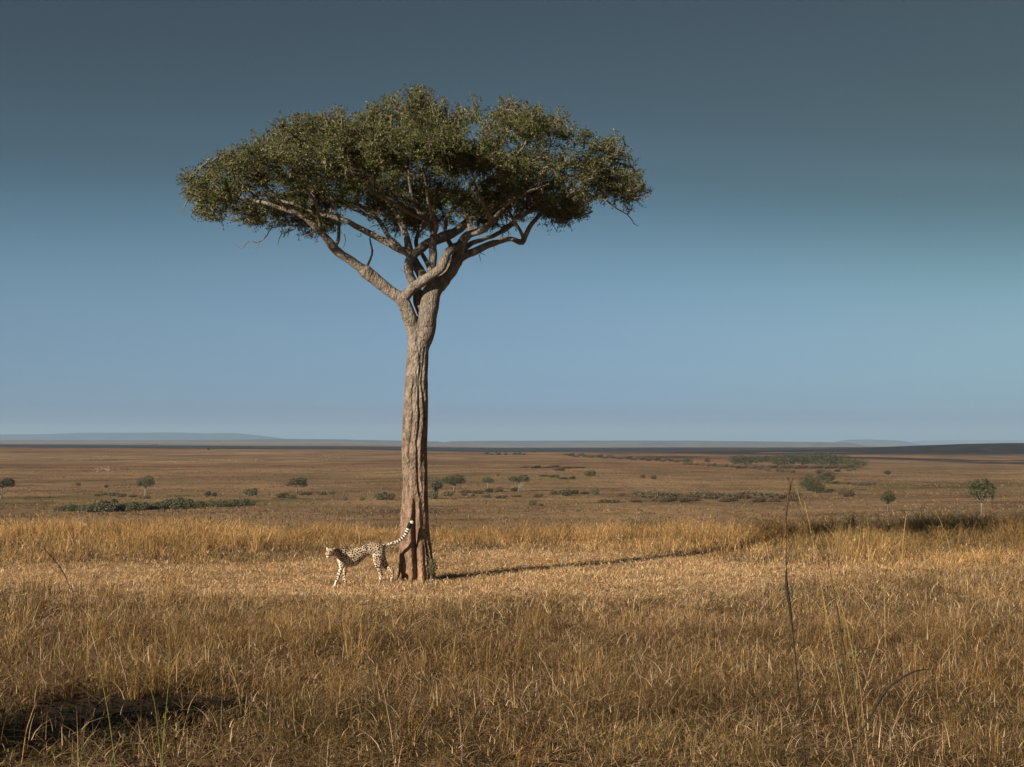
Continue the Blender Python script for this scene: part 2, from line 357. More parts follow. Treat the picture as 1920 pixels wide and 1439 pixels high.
hills('hills', 14000, 1000, [(-420, 826), (0, 825.2), (300, 826), (420, 825), (540, 823.4), (640, 824.2), (720, 826), (820, 828), (900, 829.5)], (0.09, 0.08, 0.07), 2)
hills('hills', 13000, 1000, [(760, 830), (840, 827.6), (960, 826.8), (1120, 826.6), (1300, 826.6), (1440, 828), (1560, 829.4), (1620, 832), (1680, 836)], (0.12, 0.10, 0.085), 3, 14)
hills('hills', 21000, 2000, [(1500, 832), (1560, 826.5), (1610, 824.2), (1660, 825.2), (1720, 829), (1780, 831)], (0.12, 0.11, 0.10), 4, 12)
hills('hills', 34000, 3000, [(1640, 829), (1740, 826.2), (1830, 825.6), (1920, 825.8), (2200, 827), (2300, 830)], (0.12, 0.11, 0.10), 5, 12)

# ------------------------------------------------------------------ grass
def blades(name, x, y, h, lean, wid, col, zoff=None, seg=2, mat_=None, base=None, label=None, droop=0.35, up=None, kind='stuff', parent=None):
    """one mesh of tapered, bent blades; lean = horizontal (x, y) displacement of the tip as a share of height"""
    n = len(x)
    if base is None: base = np.stack([x, y, ground_z(x, y) - 0.01], 1)
    if up is None: up = np.tile([0, 0, 1.0], (n, 1))
    a = RNG.uniform(0, 2 * math.pi, n); side = np.stack([np.cos(a), np.sin(a), 0 * a], 1)
    L = np.stack([lean[:, 0], lean[:, 1], 0 * a], 1)
    V = []
    for s in range(seg + 1):
        t = s / seg
        c = base + up * (h * (t - droop * 0.5 * np.hypot(lean[:, 0], lean[:, 1]) * t * t))[:, None] + L * (h * (0.35 * t + 0.65 * t * t))[:, None]
        w = wid * (1.0, 0.75, 0.45, 0.25)[min(3, int(3 * t + 0.01))] if s < seg else 0
        if s < seg: V.append(c - side * (w / 2)[:, None]); V.append(c + side * (w / 2)[:, None])
        else: V.append(c)
    V = np.stack(V, 1); m = 2 * seg + 1
    o = (np.arange(n) * m)[:, None]
    fl = []
    for s in range(seg - 1): fl.append(np.array([2 * s, 2 * s + 1, 2 * s + 3, 2 * s + 2]))
    quads = np.concatenate(fl) if fl else np.zeros(0, int)
    pat = np.concatenate([quads, [2 * seg - 2, 2 * seg - 1, 2 * seg]]).astype(int)
    loops = (o + pat[None]).ravel(); counts = np.tile([4] * (seg - 1) + [3], n)
    cols = np.repeat(col, m, 0)
    me = np_mesh(name, V.reshape(-1, 3), loops, counts, cols)
    o = link(name, me, mat_ or M_GRASS, parent)
    if kind: o['kind'] = kind
    if label: o['label'] = label
    return o
def colmix(n, palette, weights=None, jit=0.42):
    p = np.array(palette); i = RNG.choice(len(p), n, p=weights); c = p[i] * (1 + RNG.uniform(-jit, jit, n))[:, None]
    return np.clip(c, 0.005, 0.95)
STRAW = [(0.50, 0.35, 0.19), (0.42, 0.28, 0.14), (0.60, 0.46, 0.29), (0.32, 0.20, 0.10)]
GOLD = [(0.37, 0.235, 0.095), (0.31, 0.185, 0.07), (0.44, 0.30, 0.14), (0.22, 0.13, 0.055)]
BROWN = [(0.175, 0.104, 0.040), (0.135, 0.078, 0.030), (0.240, 0.152, 0.063), (0.080, 0.047, 0.020)]
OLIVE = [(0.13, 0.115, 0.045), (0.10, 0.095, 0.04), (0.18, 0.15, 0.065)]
def scatter(n, d0, d1, spread=0.40, pw=1.0):
    """random ground points, evenly dense per square metre, in the wedge the camera looks along"""
    n = int(n * 1.38); u = RNG.uniform(-1, 1, n); d = RNG.uniform(d0 ** 2, d1 ** 2, n) ** 0.5; return u * (spread * d + 2.6), d
def short_strip(x, y):
    """low mown-looking strip at the very front"""
    px = pxof(x, y); lim = np.interp(px, [-300, 0, 450, 640, 900, 1300, 2300], [12.5, 12.5, 12.3, 11.9, 11.6, 11.2, 10.8])
    return 1 - smooth(-0.4, 0.4, y - lim + 0.6 * (fbm(x * 0.8, y * 0.8, 71) - 0.5))
def shade_patch(x, y): return np.exp(-(((x + 3.35) / 1.5) ** 2 + ((y - 13.5) / 1.2) ** 2) ** 4)  # grass cleared where the shadow is painted on the ground

def lean_of(n, mag, bias=(0.10, 0.0)):
    a = RNG.uniform(0, 2 * math.pi, n); m = np.abs(RNG.normal(0, mag, n)); return np.stack([np.cos(a) * m + bias[0], np.sin(a) * m + bias[1]], 1)

# short straw everywhere on the plateau
def thin(x, y, keep): k = RNG.uniform(0, 1, len(x)) < keep; return x[k], y[k]
for (d0, d1, n, w) in ((8.5, 17, 70000, 0.0068), (17, 38, 150000, 0.0110)):
    x, y = scatter(n, d0, d1); x, y = thin(x, y, (1 - shade_patch(x, y)) * (1 - 0.75 * smooth(0.5, 0.66, fbm(x * 0.9, y * 0.9, 81))))
    n = len(x); cl = clearing(x, y); ss = short_strip(x, y)
    h = RNG.uniform(0.035, 0.12, n) * (1 + 0.3 * fbm(x, y, 82)) * (1 - 0.2 * cl)
    pale = colmix(n, STRAW); br = colmix(n, BROWN); ol = colmix(n, OLIVE)
    tone = smooth(0.3, 0.7, fbm(x * 0.7, y * 0.9, 83)) * 1.5 - 0.45; fy = smooth(14, 24, y)[:, None]; br = br * (1 - 0.7 * fy) + pale * 0.75 * 0.7 * fy
    col = br * (1 - cl)[:, None] + np.clip(pale * np.array([1.10, 1.03, 0.90]) * (0.95 + 0.4 * tone)[:, None], 0, 0.85) * cl[:, None]
    g = (ss * 0.7 + 0.12 * smooth(0.6, 0.75, fbm(x * 0.7, y * 0.7, 84)))[:, None]; col = col * (1 - g) + (0.75 * ol + 0.2 * pale) * g
    blades('short_grass', x, y, h, lean_of(n, 1.0), np.full(n, w) * RNG.uniform(0.7, 1.3, n), col, label='short trampled straw grass covering the plateau')

def tufts(name, n_tuft, per, d0, d1, hfun, keepfun, colfun, w, lean, rad, label, seg=3, bias=(0.08, 0.0)):
    x, y = scatter(n_tuft, d0, d1); x, y = thin(x, y, keepfun(x, y)); nt_ = len(x)
    k = RNG.poisson(per, nt_) + 1; X = np.repeat(x, k); Y = np.repeat(y, k); n = len(X)
    a = RNG.uniform(0, 2 * math.pi, n); r = np.repeat(RNG.uniform(0.5, 1.4, nt_), k) * rad * np.sqrt(RNG.uniform(0, 1, n))
    bx = X + np.cos(a) * r; by = Y + np.sin(a) * r
    th = np.repeat(hfun(x, y) * RNG.uniform(0.65, 1.15, nt_), k); h = th * RNG.uniform(0.45, 1.05, n)
    tl = np.repeat(lean_of(nt_, lean * 0.6, bias), k, 0)
    out = np.stack([np.cos(a) * r, np.sin(a) * r], 1) / rad * 0.22
    col = colfun(X, Y, n) * np.repeat(RNG.uniform(0.5, 1.6, nt_), k)[:, None]
    ww = w * RNG.uniform(0.6, 1.3, n)
    L = tl + out + lean_of(n, lean, (0, 0))
    blades(name, bx, by, h, L, ww, col, seg=seg, label=label)
    return bx, by, h, L, col, ww

def sprays(name, bx, by, h, L, col, share, per, label, size=0.05, w=0.003, dark=1.0):
    """feathery seed heads: small side bristles along the top third of a share of the stems"""
    pick = np.where(RNG.uniform(0, 1, len(bx)) < share)[0]; idx = np.repeat(pick, per); n = len(idx)
    t = RNG.uniform(0.55, 1.02, n); hh = h[idx]
    lm = np.hypot(L[idx, 0], L[idx, 1]); c = 0.35 * t + 0.65 * t * t
    bx_ = bx[idx] + L[idx, 0] * hh * c; by_ = by[idx] + L[idx, 1] * hh * c
    bz = ground_z(bx[idx], by[idx]) + hh * (t - 0.175 * lm * t * t)
    base = np.stack([bx_, by_, bz], 1)
    blades(name, bx_, by_, size * RNG.uniform(0.5, 1.4, n), lean_of(n, 0.8, (0.1, 0)), w * RNG.uniform(0.7, 1.3, n), col[idx] * dark * RNG.uniform(0.7, 1.3, n)[:, None], base=base, seg=1, label=label)

def fg_keep(x, y):
    return (1 - clearing(x, y)) * (1 - 0.9 * short_strip(x, y)) * (1 - shade_patch(x, y)) * (0.02 + 0.98 * smooth(0.42, 0.52, fbm(x * 1.1, y * 0.8, 91))) * (1 - smooth(-1, 1, y - 29))
def fg_h(x, y):
    lim = 2.52 - 275.0 * y / F + 0.55 * smooth(120, 330, np.abs(pxof(x, y) - 700))   # lower in front of the cheetah and trunk foot
    h = 0.05 + 0.42 * fbm(x * 0.55, y * 0.55, 93) + 0.22 * smooth(0.58, 0.72, fbm(x * 0.4, y * 0.4, 94))
    h = h * (0.35 + 0.65 * smooth(0.0, 5.0, front_of(x, y) - y))
    return np.clip(np.minimum(h, np.maximum(lim, 0.08)), 0.08, 0.8)
def fg_col(X, Y, n):
    t = smooth(0.4, 0.62, fbm(X * 0.35, Y * 0.35, 95))[:, None]; near = smooth(20, 27, Y)[:, None]
    br = colmix(n, BROWN); go = colmix(n, GOLD); f_ = smooth(14, 24, Y)[:, None]
    br = br * (1 - 0.65 * f_) + 0.85 * colmix(n, STRAW) * 0.65 * f_; go = go * (1 + 0.2 * f_)
    c = br * (1 - 0.5 * t) + go * 0.5 * t
    c = c * (1 - near) + (0.35 * br + 0.65 * go) * near
    g = np.clip(smooth(0.55, 0.7, fbm(X * 0.6, Y * 0.6, 97)) * 0.5 + 0.45 * (1 - smooth(11.5, 15.5, Y)), 0, 0.8)[:, None]  # olive near the camera also paints vignette-like darkening into the grass
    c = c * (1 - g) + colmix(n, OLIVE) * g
    return c * (0.5 + 1.0 * smooth(0.3, 0.7, fbm(X * 1.3, Y * 1.0, 98)))[:, None]
TUS = [(0.265, 0.165, 0.060), (0.205, 0.123, 0.043), (0.37, 0.245, 0.098), (0.13, 0.078, 0.029)]
def tus_h(x, y):
    lim = 2.50 - 275.0 * y / F + 0.6 * smooth(150, 380, np.abs(pxof(x, y) - 700))
    return np.clip(np.minimum(0.34 + 0.25 * RNG.uniform(0, 1, len(x)), np.maximum(lim, 0.1)), 0.1, 0.8)
def tus_keep(x, y): return (1 - clearing(x, y)) * (1 - short_strip(x, y)) * (1 - shade_patch(x, y)) * smooth(0.35, 0.6, fbm(x * 0.4 + 9, y * 0.4, 99)) * (1 - smooth(28, 30, y))
def tus_col(X, Y, n): return colmix(n, TUS)
t1 = tufts('tussock_grass', 480, 55, 10.5, 19, tus_h, tus_keep, tus_col, 0.0058, 0.28, 0.13, 'golden fountain shaped tussocks in the brown foreground grass')
sprays('grass_seed_heads', t1[0], t1[1], t1[2], t1[3], t1[4], 0.4, 4, 'seed heads over the golden tussocks', 0.05, 0.0035)
t2 = tufts('tussock_grass', 600, 35, 19, 29, tus_h, tus_keep, tus_col, 0.009, 0.30, 0.15, 'golden tussocks between foreground and clearing')
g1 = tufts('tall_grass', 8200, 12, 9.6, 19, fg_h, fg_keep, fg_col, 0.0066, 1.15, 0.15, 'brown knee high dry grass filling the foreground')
sprays('grass_seed_heads', g1[0], g1[1], g1[2], g1[3], g1[4], 0.5, 4, 'fine feathery seed heads over the foreground grass', 0.055, 0.005)
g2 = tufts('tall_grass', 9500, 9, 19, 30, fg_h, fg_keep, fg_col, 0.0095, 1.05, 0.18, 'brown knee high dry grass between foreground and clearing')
sprays('grass_seed_heads', g2[0], g2[1], g2[2], g2[3], g2[4], 0.55, 3, 'fine feathery seed heads over the middle grass', 0.06, 0.006)

def bk_keep(x, y):
    px = pxof(x, y)
    return (1 - clearing(x, y)) * smooth(-0.8, 0.4, y - np.interp(px, [1300, 1700], [29, 28])) * (0.15 + 0.85 * smooth(0.36, 0.52, fbm(x * 0.45, y * 0.45, 101)))
def shade_gaps(x, y): return np.exp(-((x + 5.7) / 1.1) ** 2 - ((y - 32.2) / 0.5) ** 2) + np.exp(-((x + 0.6) / 0.6) ** 2 - ((y - 34.6) / 0.5) ** 2) + np.exp(-((x + 8.6) / 0.9) ** 2 - ((y - 31.2) / 0.35) ** 2)
def bk_h(x, y):
    px = pxof(x, y)
    return (0.16 + 0.62 * smooth(0.25, 0.75, fbm(x * 0.4, y * 0.6, 103)) + 0.10 * (vnoise(x * 2.5, y * 2.5, 104) - 0.5)) * (0.4 + 0.6 * smooth(-0.5, 2.5, y - back_of(x, y))) * (1 + 0.25 * smooth(1450, 1800, px)) * (1 - 0.25 * smooth(38, 44, y)) * (1 - 0.55 * np.clip(shade_gaps(x, y), 0, 1))
def bk_col(X, Y, n):
    px = pxof(X, Y); o = (smooth(0.38, 0.52, fbm(X * 0.35, Y * 0.35, 105)) * smooth(1350, 1550, px) * smooth(31.5, 33, Y) * 0.5)[:, None]
    r = (smooth(0.45, 0.6, fbm(X * 0.3, Y * 0.3, 106)) * 0.5)[:, None]
    c = colmix(n, GOLD) * 1.30 * (1 - r) + colmix(n, BROWN) * r * 1.4
    gp = np.clip(shade_gaps(X, Y) * 1.3, 0, 0.9)[:, None]; c = c * (1 - gp) + colmix(n, [(0.05, 0.035, 0.015), (0.08, 0.06, 0.03)]) * gp  # dark tufts paint the shade inside openings of the golden belt
    return c * (1 - o) + colmix(n, [(0.12, 0.095, 0.035), (0.08, 0.06, 0.025), (0.16, 0.12, 0.05)]) * o  # olive mix at right paints extra depth into the crown's shadow
g3 = tufts('golden_grass', 9000, 14, 27.5, 43, bk_h, bk_keep, bk_col, 0.0115, 0.6, 0.25, 'tall golden dry grass standing behind the tree clearing')
sprays('grass_seed_heads', g3[0], g3[1], g3[2], g3[3], g3[4], 0.35, 3, 'fine seed heads over the golden grass belt', 0.07, 0.008)

# flattened straw lying about
def flat(name, n, d0, d1, hlen, w, label, keep, pal):
    x, y = scatter(n, d0, d1); x, y = thin(x, y, keep(x, y)); n = len(x)
    base = np.stack([x, y, ground_z(x, y) + RNG.uniform(0.01, 0.06, n) + RNG.uniform(0, 0.2, n) * (1 - clearing(x, y))], 1)
    blades(name, x, y, hlen * RNG.uniform(0.4, 1.2, n), lean_of(n, 2.2, (0, 0)), np.full(n, w), colmix(n, pal), base=base, seg=2, label=label, droop=0.8, up=np.tile([0, 0, 0.40], (n, 1)))
flat('fallen_straw', 60000, 9.6, 20, 0.18, 0.0062, 'pale broken straws lying over the foreground grass', lambda x, y: 1 - 0.99 * shade_patch(x, y), STRAW + BROWN)
flat('fallen_straw', 85000, 20, 36, 0.20, 0.0105, 'pale broken straws lying in the clearing', lambda x, y: 0.25 + 0.75 * clearing(x, y), [(0.62, 0.46, 0.27), (0.55, 0.39, 0.21), (0.70, 0.55, 0.36), (0.40, 0.26, 0.13)])
def tangle(name, n, d0, d1, w, label):
    x, y = scatter(n, d0, d1); x, y = thin(x, y, (1 - clearing(x, y)) * (1 - 0.97 * shade_patch(x, y)) * (1 - 0.7 * short_strip(x, y))); n = len(x)
    lim = fg_h(x, y); base = np.stack([x, y, ground_z(x, y) + lim * RNG.uniform(0.0, 0.8, n)], 1); L = lean_of(n, 1.6, (0, 0))
    hh = RNG.uniform(0.12, 0.42, n) * np.clip(lim / 0.3, 0.3, 1); dark = RNG.uniform(0, 1, n)[:, None] < 0.45
    col = np.where(dark, colmix(n, BROWN) * 0.8, colmix(n, STRAW) * 0.85)
    blades(name, x, y, hh, L, w * RNG.uniform(0.6, 1.3, n), col, base=base, seg=4, label=label, droop=0.9, up=np.tile([0, 0, 0.7], (n, 1)))
tangle('tangled_stems', 42000, 9.8, 19, 0.0055, 'thin bent grass stems criss crossing over the foreground')
tangle('tangled_stems', 42000, 19, 29, 0.0085, 'thin bent grass stems criss crossing nearer the clearing')
# taller single straws
x, y = scatter(1800, 10, 30); x, y = thin(x, y, (1 - clearing(x, y)) * (1 - 0.8 * shade_patch(x, y))); n = len(x)
hh = np.minimum(RNG.uniform(0.45, 0.95, n), np.maximum(2.45 - 270 * y / F + 0.5 * smooth(120, 300, np.abs(pxof(x, y) - 700)), 0.1))
blades('pale_straws', x, y, hh * RNG.uniform(0.4, 1, n), lean_of(n, 0.9), np.where(y > 18, 0.007, 0.0045), colmix(n, STRAW), seg=3, label='scattered pale straws standing above the brown grass')

# tussocks over the lower plain
n = 22000; u = RNG.uniform(-1, 1, n); d = 150 * np.exp(RNG.uniform(0, 1, n) ** 0.9 * math.log(6.5)); x = u * 0.40 * d; y = d
x, y = thin(x, y, 0.25 + 0.75 * smooth(0.42, 0.6, fbm(x * 0.03, y * 0.03, 111)))
k = 4; X = np.repeat(x, k); Y = np.repeat(y, k); n = len(X)
blades('plain_tussocks', X + RNG.normal(0, 0.35, n), Y + RNG.normal(0, 0.35, n), RNG.uniform(0.15, 0.5, n), lean_of(n, 0.5), RNG.uniform(0.10, 0.30, n) * np.sqrt(Y / 200), colmix(n, [(0.20, 0.13, 0.07), (0.15, 0.095, 0.05), (0.25, 0.17, 0.09), (0.12, 0.095, 0.05)]), seg=1, label='low dry tussocks dotting the lower plain')

# ------------------------------------------------------------------ the acacia
TD = 26.5; PPM = F / TD
tree_root = Vector((P(783, 1090, TD).x, TD, 0)); tree_root.z = gz(tree_root.x, TD)
tree = empty('acacia_tree', tree_root, label='tall flat topped acacia with a grooved pale trunk standing over the cheetah', cat='tree')
def TP(px, py, dy=0.0):
    """photo pixel to the tree's own coordinates, dy metres behind the trunk's plane"""
    return P(px, py, TD + dy) - tree_root
def px_r(r, dy=0): return r / PPM
# trunk: a ring-by-ring column with wandering grooves
tl = [(1100, 744, 818), (1092, 747, 814), (1075, 749, 813), (1055, 748, 811.5), (1030, 748, 809), (1000, 750, 805), (975, 751, 803), (940, 754, 802), (900, 755.5, 801.6), (850, 753.5, 800.5), (800, 755, 801.6),
      (750, 757, 802), (700, 759.5, 802), (650, 764, 804), (620, 765, 807), (606, 766, 808)]
def trunk_mesh():
    ys = np.arange(1102, 606, -1.1); L_ = np.interp(-ys, [-a[0] for a in tl], [a[1] for a in tl]); R2 = np.interp(-ys, [-a[0] for a in tl], [a[2] for a in tl])
    kk = np.hanning(15); kk /= kk.sum(); L_ = np.convolve(np.pad(L_, 7, 'edge'), kk, 'valid'); R2 = np.convolve(np.pad(R2, 7, 'edge'), kk, 'valid')
    seg = 200; th = np.arange(seg) / seg * 2 * math.pi
    # grooves: angle (0 = right, -pi/2 = towards the camera), depth, width, from y to y
    G = [(-1.50, 0.125, 0.15, 1110, 925, 0.05), (-1.18, 0.04, 0.10, 935, 640, 0.20), (-1.86, 0.035, 0.10, 930, 690, 0.22), (-0.72, 0.070, 0.08, 1100, 1005, 0.05), (-0.42, 0.065, 0.07, 1100, 1000, 0.05), (-0.95, 0.018, 0.06, 1090, 1015, 0.05),
         (-2.10, 0.020, 0.06, 1095, 1040, 0.03), (-1.82, 0.016, 0.05, 1090, 1030, 0.03), (-2.35, 0.032, 0.12, 900, 780, 0.15), (-0.85, 0.035, 0.10, 860, 660, 0.25), (-0.5, 0.04, 0.10, 960, 700, 0.18),
         (-2.6, 0.025, 0.1, 960, 640, 0.2), (0.6, 0.04, 0.15, 1110, 640, 0.3), (1.5, 0.06, 0.18, 1110, 660, 0.3), (2.4, 0.05, 0.16, 1110, 650, 0.3), (3.3, 0.03, 0.12, 1110, 700, 0.2), (-1.5, 0.02, 0.07, 760, 610, 0.3)]
    V = []
    for i, yy in enumerate(ys):
        c = (L_[i] + R2[i]) / 2; r = (R2[i] - L_[i]) / 2 / PPM * (1 - 0.55 * max(0, (650 - yy) / 44) ** 2)
        cen = TP(c, yy); rr = np.full(seg, r)
        lump = 1 + 0.055 * (fbm(np.cos(th) * 1.6 + 5, yy * 0.012 + np.sin(th) * 1.6, 201, 3) - 0.5) * 2
        for gi, (a0, dep, wd, y0, y1, wan) in enumerate(G):
            if yy > y0 or yy < y1: continue
            f = min(1, (y0 - yy) / 12 + (0.6 if y0 > 1085 else 0)) * min(1, (yy - y1) / 35)
            ac = a0 + wan * (float(fbm(np.array([yy * 0.018]), np.array([gi * 7.0]), 220 + gi, 3)[0]) - 0.5) * 2
            f *= 0.55 + 0.9 * float(vnoise(np.array([yy * 0.05]), np.array([gi * 3.1]), 240)[0]) if gi else 1
            dd = np.angle(np.exp(1j * (th - ac))); rr = rr - dep * f * np.exp(-(dd / wd) ** 2) + dep * f * 0.22 * np.exp(-((np.abs(dd) - wd * 1.9) / wd) ** 2)
        foot = max(0, (yy - 1050) / 40) ** 2 * 0.09 * np.maximum(fbm(np.cos(th) * 2.5 + 20, np.sin(th) * 2.5 + 20, 260, 2) - 0.35, 0) * 2
        fine = 0.012 * (fbm(np.cos(th) * 7 + 9, np.sin(th) * 7 + yy * 0.035, 270, 4) - 0.5) * 2
        rr = rr * lump + fine + foot
        V.append(np.stack([cen.x + np.cos(th) * rr, cen.y + np.sin(th) * rr * 0.92, np.full(seg, cen.z)], 1))
    V = np.array(V); n = len(ys); V = V.reshape(-1, 3)
    i, j = np.meshgrid(np.arange(n - 1), np.arange(seg), indexing='ij'); j2 = (j + 1) % seg
    lp = np.stack([i * seg + j, i * seg + j2, (i + 1) * seg + j2, (i + 1) * seg + j], -1).reshape(-1)
    top = len(V); V = np.vstack([V, V[-seg:].mean(0), V[:seg].mean(0)])
    caps = np.stack([np.full(seg, top), (n - 1) * seg + np.arange(seg), (n - 1) * seg + (np.arange(seg) + 1) % seg], 1).ravel()
    capb = np.stack([np.full(seg, top + 1), (np.arange(seg) + 1) % seg, np.arange(seg)], 1).ravel()
    return np_mesh('trunk', V, np.concatenate([lp, caps, capb]), np.concatenate([np.full((n - 1) * seg, 4), np.full(2 * seg, 3)]), smooth_=True)
# limbs, as (px, py, metres behind the trunk plane, radius in px)
LIMBS = [
 [(781, 645, 0, 15), (776, 622, 0, 13.5), (768, 597, -.02, 12.5), (760, 574, -.04, 12), (752, 561, -.05, 11.5), (742, 554, -.06, 10.5), (719, 537, -.1, 10.5), (695, 517, -.15, 11.5), (684, 508, -.17, 12), (675, 502, -.2, 9), (656, 488, -.25, 8), (640, 478, -.3, 8), (626, 466, -.35, 8.5), (610, 445, -.4, 6.5), (592, 426, -.5, 6.2), (575, 411, -.6, 5), (556, 400, -.65, 4.6), (540, 395, -.7, 4.2), (520, 389, -.75, 3.8), (498, 381, -.8, 3.2), (465, 374, -.5, 2.4), (430, 366, -.3, 1.8), (395, 355, -.1, 1.2), (370, 345, 0, 0.9)],
 [(755, 563, -.05, 10), (764, 550, -.12, 10), (775, 539, -.2, 9.5), (794, 527, -.24, 9.5), (814, 513, -.26, 9), (828, 501, -.27, 8.8), (834, 487, -.26, 8.4), (840, 474, -.22, 8), (852, 464, -.12, 7.5), (862, 460, 0, 7)],
 [(791, 640, .02, 18), (798, 617, .03, 18.5), (802, 595, .03, 18), (805, 574, .03, 17.5), (809, 551, .03, 17), (820, 534, .04, 15.5), (836, 518, .05, 13), (848, 503, .05, 12.2), (857, 486, .05, 12), (861, 470, .05, 10), (866, 455, .05, 8.5), (875, 443, 0, 8), (888, 437, -.05, 7.2), (900, 434, -.1, 6.8), (911, 428, -.2, 6.5), (922, 416, -.3, 5), (935, 400, -.4, 4), (955, 380, -.6, 3.2), (985, 362, -.9, 2.6), (1030, 345, -1.1, 2)],
 [(875, 446, 0, 7), (881, 433, .05, 6.4), (882, 418, .1, 6), (877, 403, .1, 6), (867, 390, .1, 5.4), (858, 370, .1, 4.2), (850, 340, 0, 3.2), (842, 300, -.1, 2.2), (838, 260, -.2, 1.5)],
 [(856, 488, .1, 9), (873, 478, .15, 8), (888, 473, .2, 7.3), (905, 465, .25, 6.6), (923, 457, .3, 6.4), (937, 452, .3, 5.8), (957, 448, .3, 5), (969, 452, .3, 5), (979, 454, .3, 5.6), (984, 444, .28, 4.8), (994, 424, .25, 4.2), (1006, 410, .2, 3.8), (1018, 398, .2, 3.3), (1045, 382, .2, 2.8), (1080, 366, .2, 2.6), (1110, 369, .1, 2.4), (1136, 376, 0, 2), (1156, 391, 0, 1.4), (1176, 402, 0, 1)],
 [(981, 445, .28, 3.6), (971, 424, .1, 3), (961, 408, 0, 2.8), (950, 388, -.1, 2.3), (944, 350, -.3, 1.6), (940, 310, -.4, 1.1)],
 [(866, 468, .15, 6), (887, 456, .35, 4.6), (905, 450, .5, 4.2), (927, 441, .7, 4.4), (955, 424, .9, 5.2), (975, 405, 1.1, 5), (1010, 389, 1.3, 4.2), (1050, 372, 1.5, 3.2), (1100, 350, 1.6, 2.2), (1150, 330, 1.6, 1.3)],
 [(792, 590, .12, 9), (784, 568, .12, 9), (783, 548, .1, 9), (774, 530, .05, 8.6), (767, 511, 0, 8.6), (767, 493, -.02, 8.8), (775, 479, -.02, 8.6), (787, 469, .05, 8.4), (801, 458, .2, 8.6), (824, 448, .35, 9.5), (850, 436, .5, 9.5), (868, 424, .7, 8), (890, 405, 1.0, 6), (925, 385, 1.4, 4.4), (970, 360, 1.8, 3), (1020, 330, 2.1, 1.8)],
 [(812, 545, .1, 11), (800, 530, .1, 10), (789, 512, .14, 9.6), (777, 492, .2, 9.4), (766, 475, .25, 8.6), (751, 469, .3, 7.6), (735, 461, .35, 6.6), (715, 449, .4, 6.4), (691, 437, .45, 5.8), (666, 424, .5, 5.2), (650, 414, .5, 4.6), (634, 411, .5, 4.6), (617, 406, .6, 4), (590, 398, .8, 3.4), (555, 384, 1.0, 2.8), (510, 372, 1.1, 2.2), (460, 350, 1.1, 1.5)],
 [(768, 475, .28, 8), (764, 455, .35, 6.8), (759, 436, .4, 6), (748, 412, .5, 5), (735, 390, .6, 4.2), (715, 360, .8, 3.2), (690, 325, 1.0, 2.3), (670, 290, 1.1, 1.6)],
 [(752, 470, .3, 6), (744, 459, .5, 4.8), (729, 445, .8, 4.6), (719, 426, 1.0, 4.2), (709, 411, 1.2, 3.8), (688, 404, 1.4, 3.2), (665, 394, 1.6, 2.8), (630, 375, 1.8, 2.2), (590, 350, 1.9, 1.5)],
 [(812, 538, -.05, 9), (808, 515, -.05, 8.4), (810, 495, -.05, 8), (812, 478, -.05, 7.6), (811, 464, -.05, 7.4), (813, 449, -.05, 7), (812, 435, -.05, 6.6), (807, 421, -.1, 6), (797, 409, -.15, 5.4), (785, 397, -.2, 4.6), (775, 375, -.4, 3.6), (768, 340, -.6, 2.6), (765, 300, -.8, 1.8), (770, 255, -.9, 1.2)],
 [(813, 440, -.1, 5), (819, 424, -.3, 4), (812, 408, -.5, 3.6), (806, 385, -.8, 3), (800, 350, -1.2, 2.4), (790, 310, -1.5, 1.6)],
 [(804, 500, .1, 5), (797, 485, .2, 4.4), (788, 472, .3, 4), (780, 455, .6, 4), (790, 425, 1.0, 3.6), (810, 395, 1.5, 3), (830, 355, 1.9, 2)],
 [(851, 470, .1, 5), (845, 460, .3, 4.8), (838, 446, .6, 4.6), (835, 425, .9, 4), (845, 395, 1.3, 3.4), (875, 360, 1.7, 2.6), (900, 320, 2.0, 1.7)],
 [(626, 464, -.35, 4.4), (634, 452, -.35, 3.6), (636, 439, -.3, 3.3), (636, 425, -.25, 3), (634, 410, -.2, 2.8), (625, 385, -.2, 2.4), (615, 350, -.3, 1.8), (610, 310, -.4, 1.2)],
 [(600, 433, -.48, 4), (600, 420, -.6, 3.2), (596, 403, -.8, 2.8), (590, 380, -1.1, 2.4), (570, 350, -1.4, 1.8), (545, 310, -1.6, 1.2)],
 [(920, 419, -.3, 4), (917, 400, -.6, 3.2), (905, 380, -1.0, 2.8), (890, 345, -1.4, 2.2), (880, 300, -1.7, 1.5)],
 [(868, 392, .1, 4), (885, 370, -.2, 3.2), (910, 345, -.6, 2.6), (950, 310, -1.0, 1.9), (985, 270, -1.2, 1.2)],
 [(797, 411, -.15, 4), (775, 404, -.6, 3.2), (745, 385, -1.2, 2.8), (700, 360, -1.7, 2.1), (660, 330, -2.0, 1.4)],
 [(540, 396, -.7, 2.8), (520, 372, -.9, 2.2), (490, 340, -1.0, 1.6), (465, 310, -1.0, 1)],
 [(1045, 383, .2, 2.2), (1070, 350, -.2, 2.0), (1105, 320, -.6, 1.6), (1140, 290, -.8, 1)],
]
def remeshed(objs, voxel, it, name):
    src = bpy.data.meshes.new('join'); vs = []; fs = []; k = 0
    for me in objs:
        vs += [tuple(v.co) for v in me.vertices]; fs += [[i + k for i in p.vertices] for p in me.polygons]; k += len(me.vertices)
    src.from_pydata(vs, [], fs); o = link('join', src)
    m = o.modifiers.new('r', 'REMESH'); m.mode = 'VOXEL'; m.voxel_size = voxel
    if it: m = o.modifiers.new('s', 'SMOOTH'); m.factor = 0.5; m.iterations = it
    me = bpy.data.meshes.new_from_object(o.evaluated_get(bpy.context.evaluated_depsgraph_get())); bpy.data.objects.remove(o); me.name = name
    me.materials.clear(); me.polygons.foreach_set('use_smooth', np.ones(len(me.polygons), bool)); return me
TB = MB()
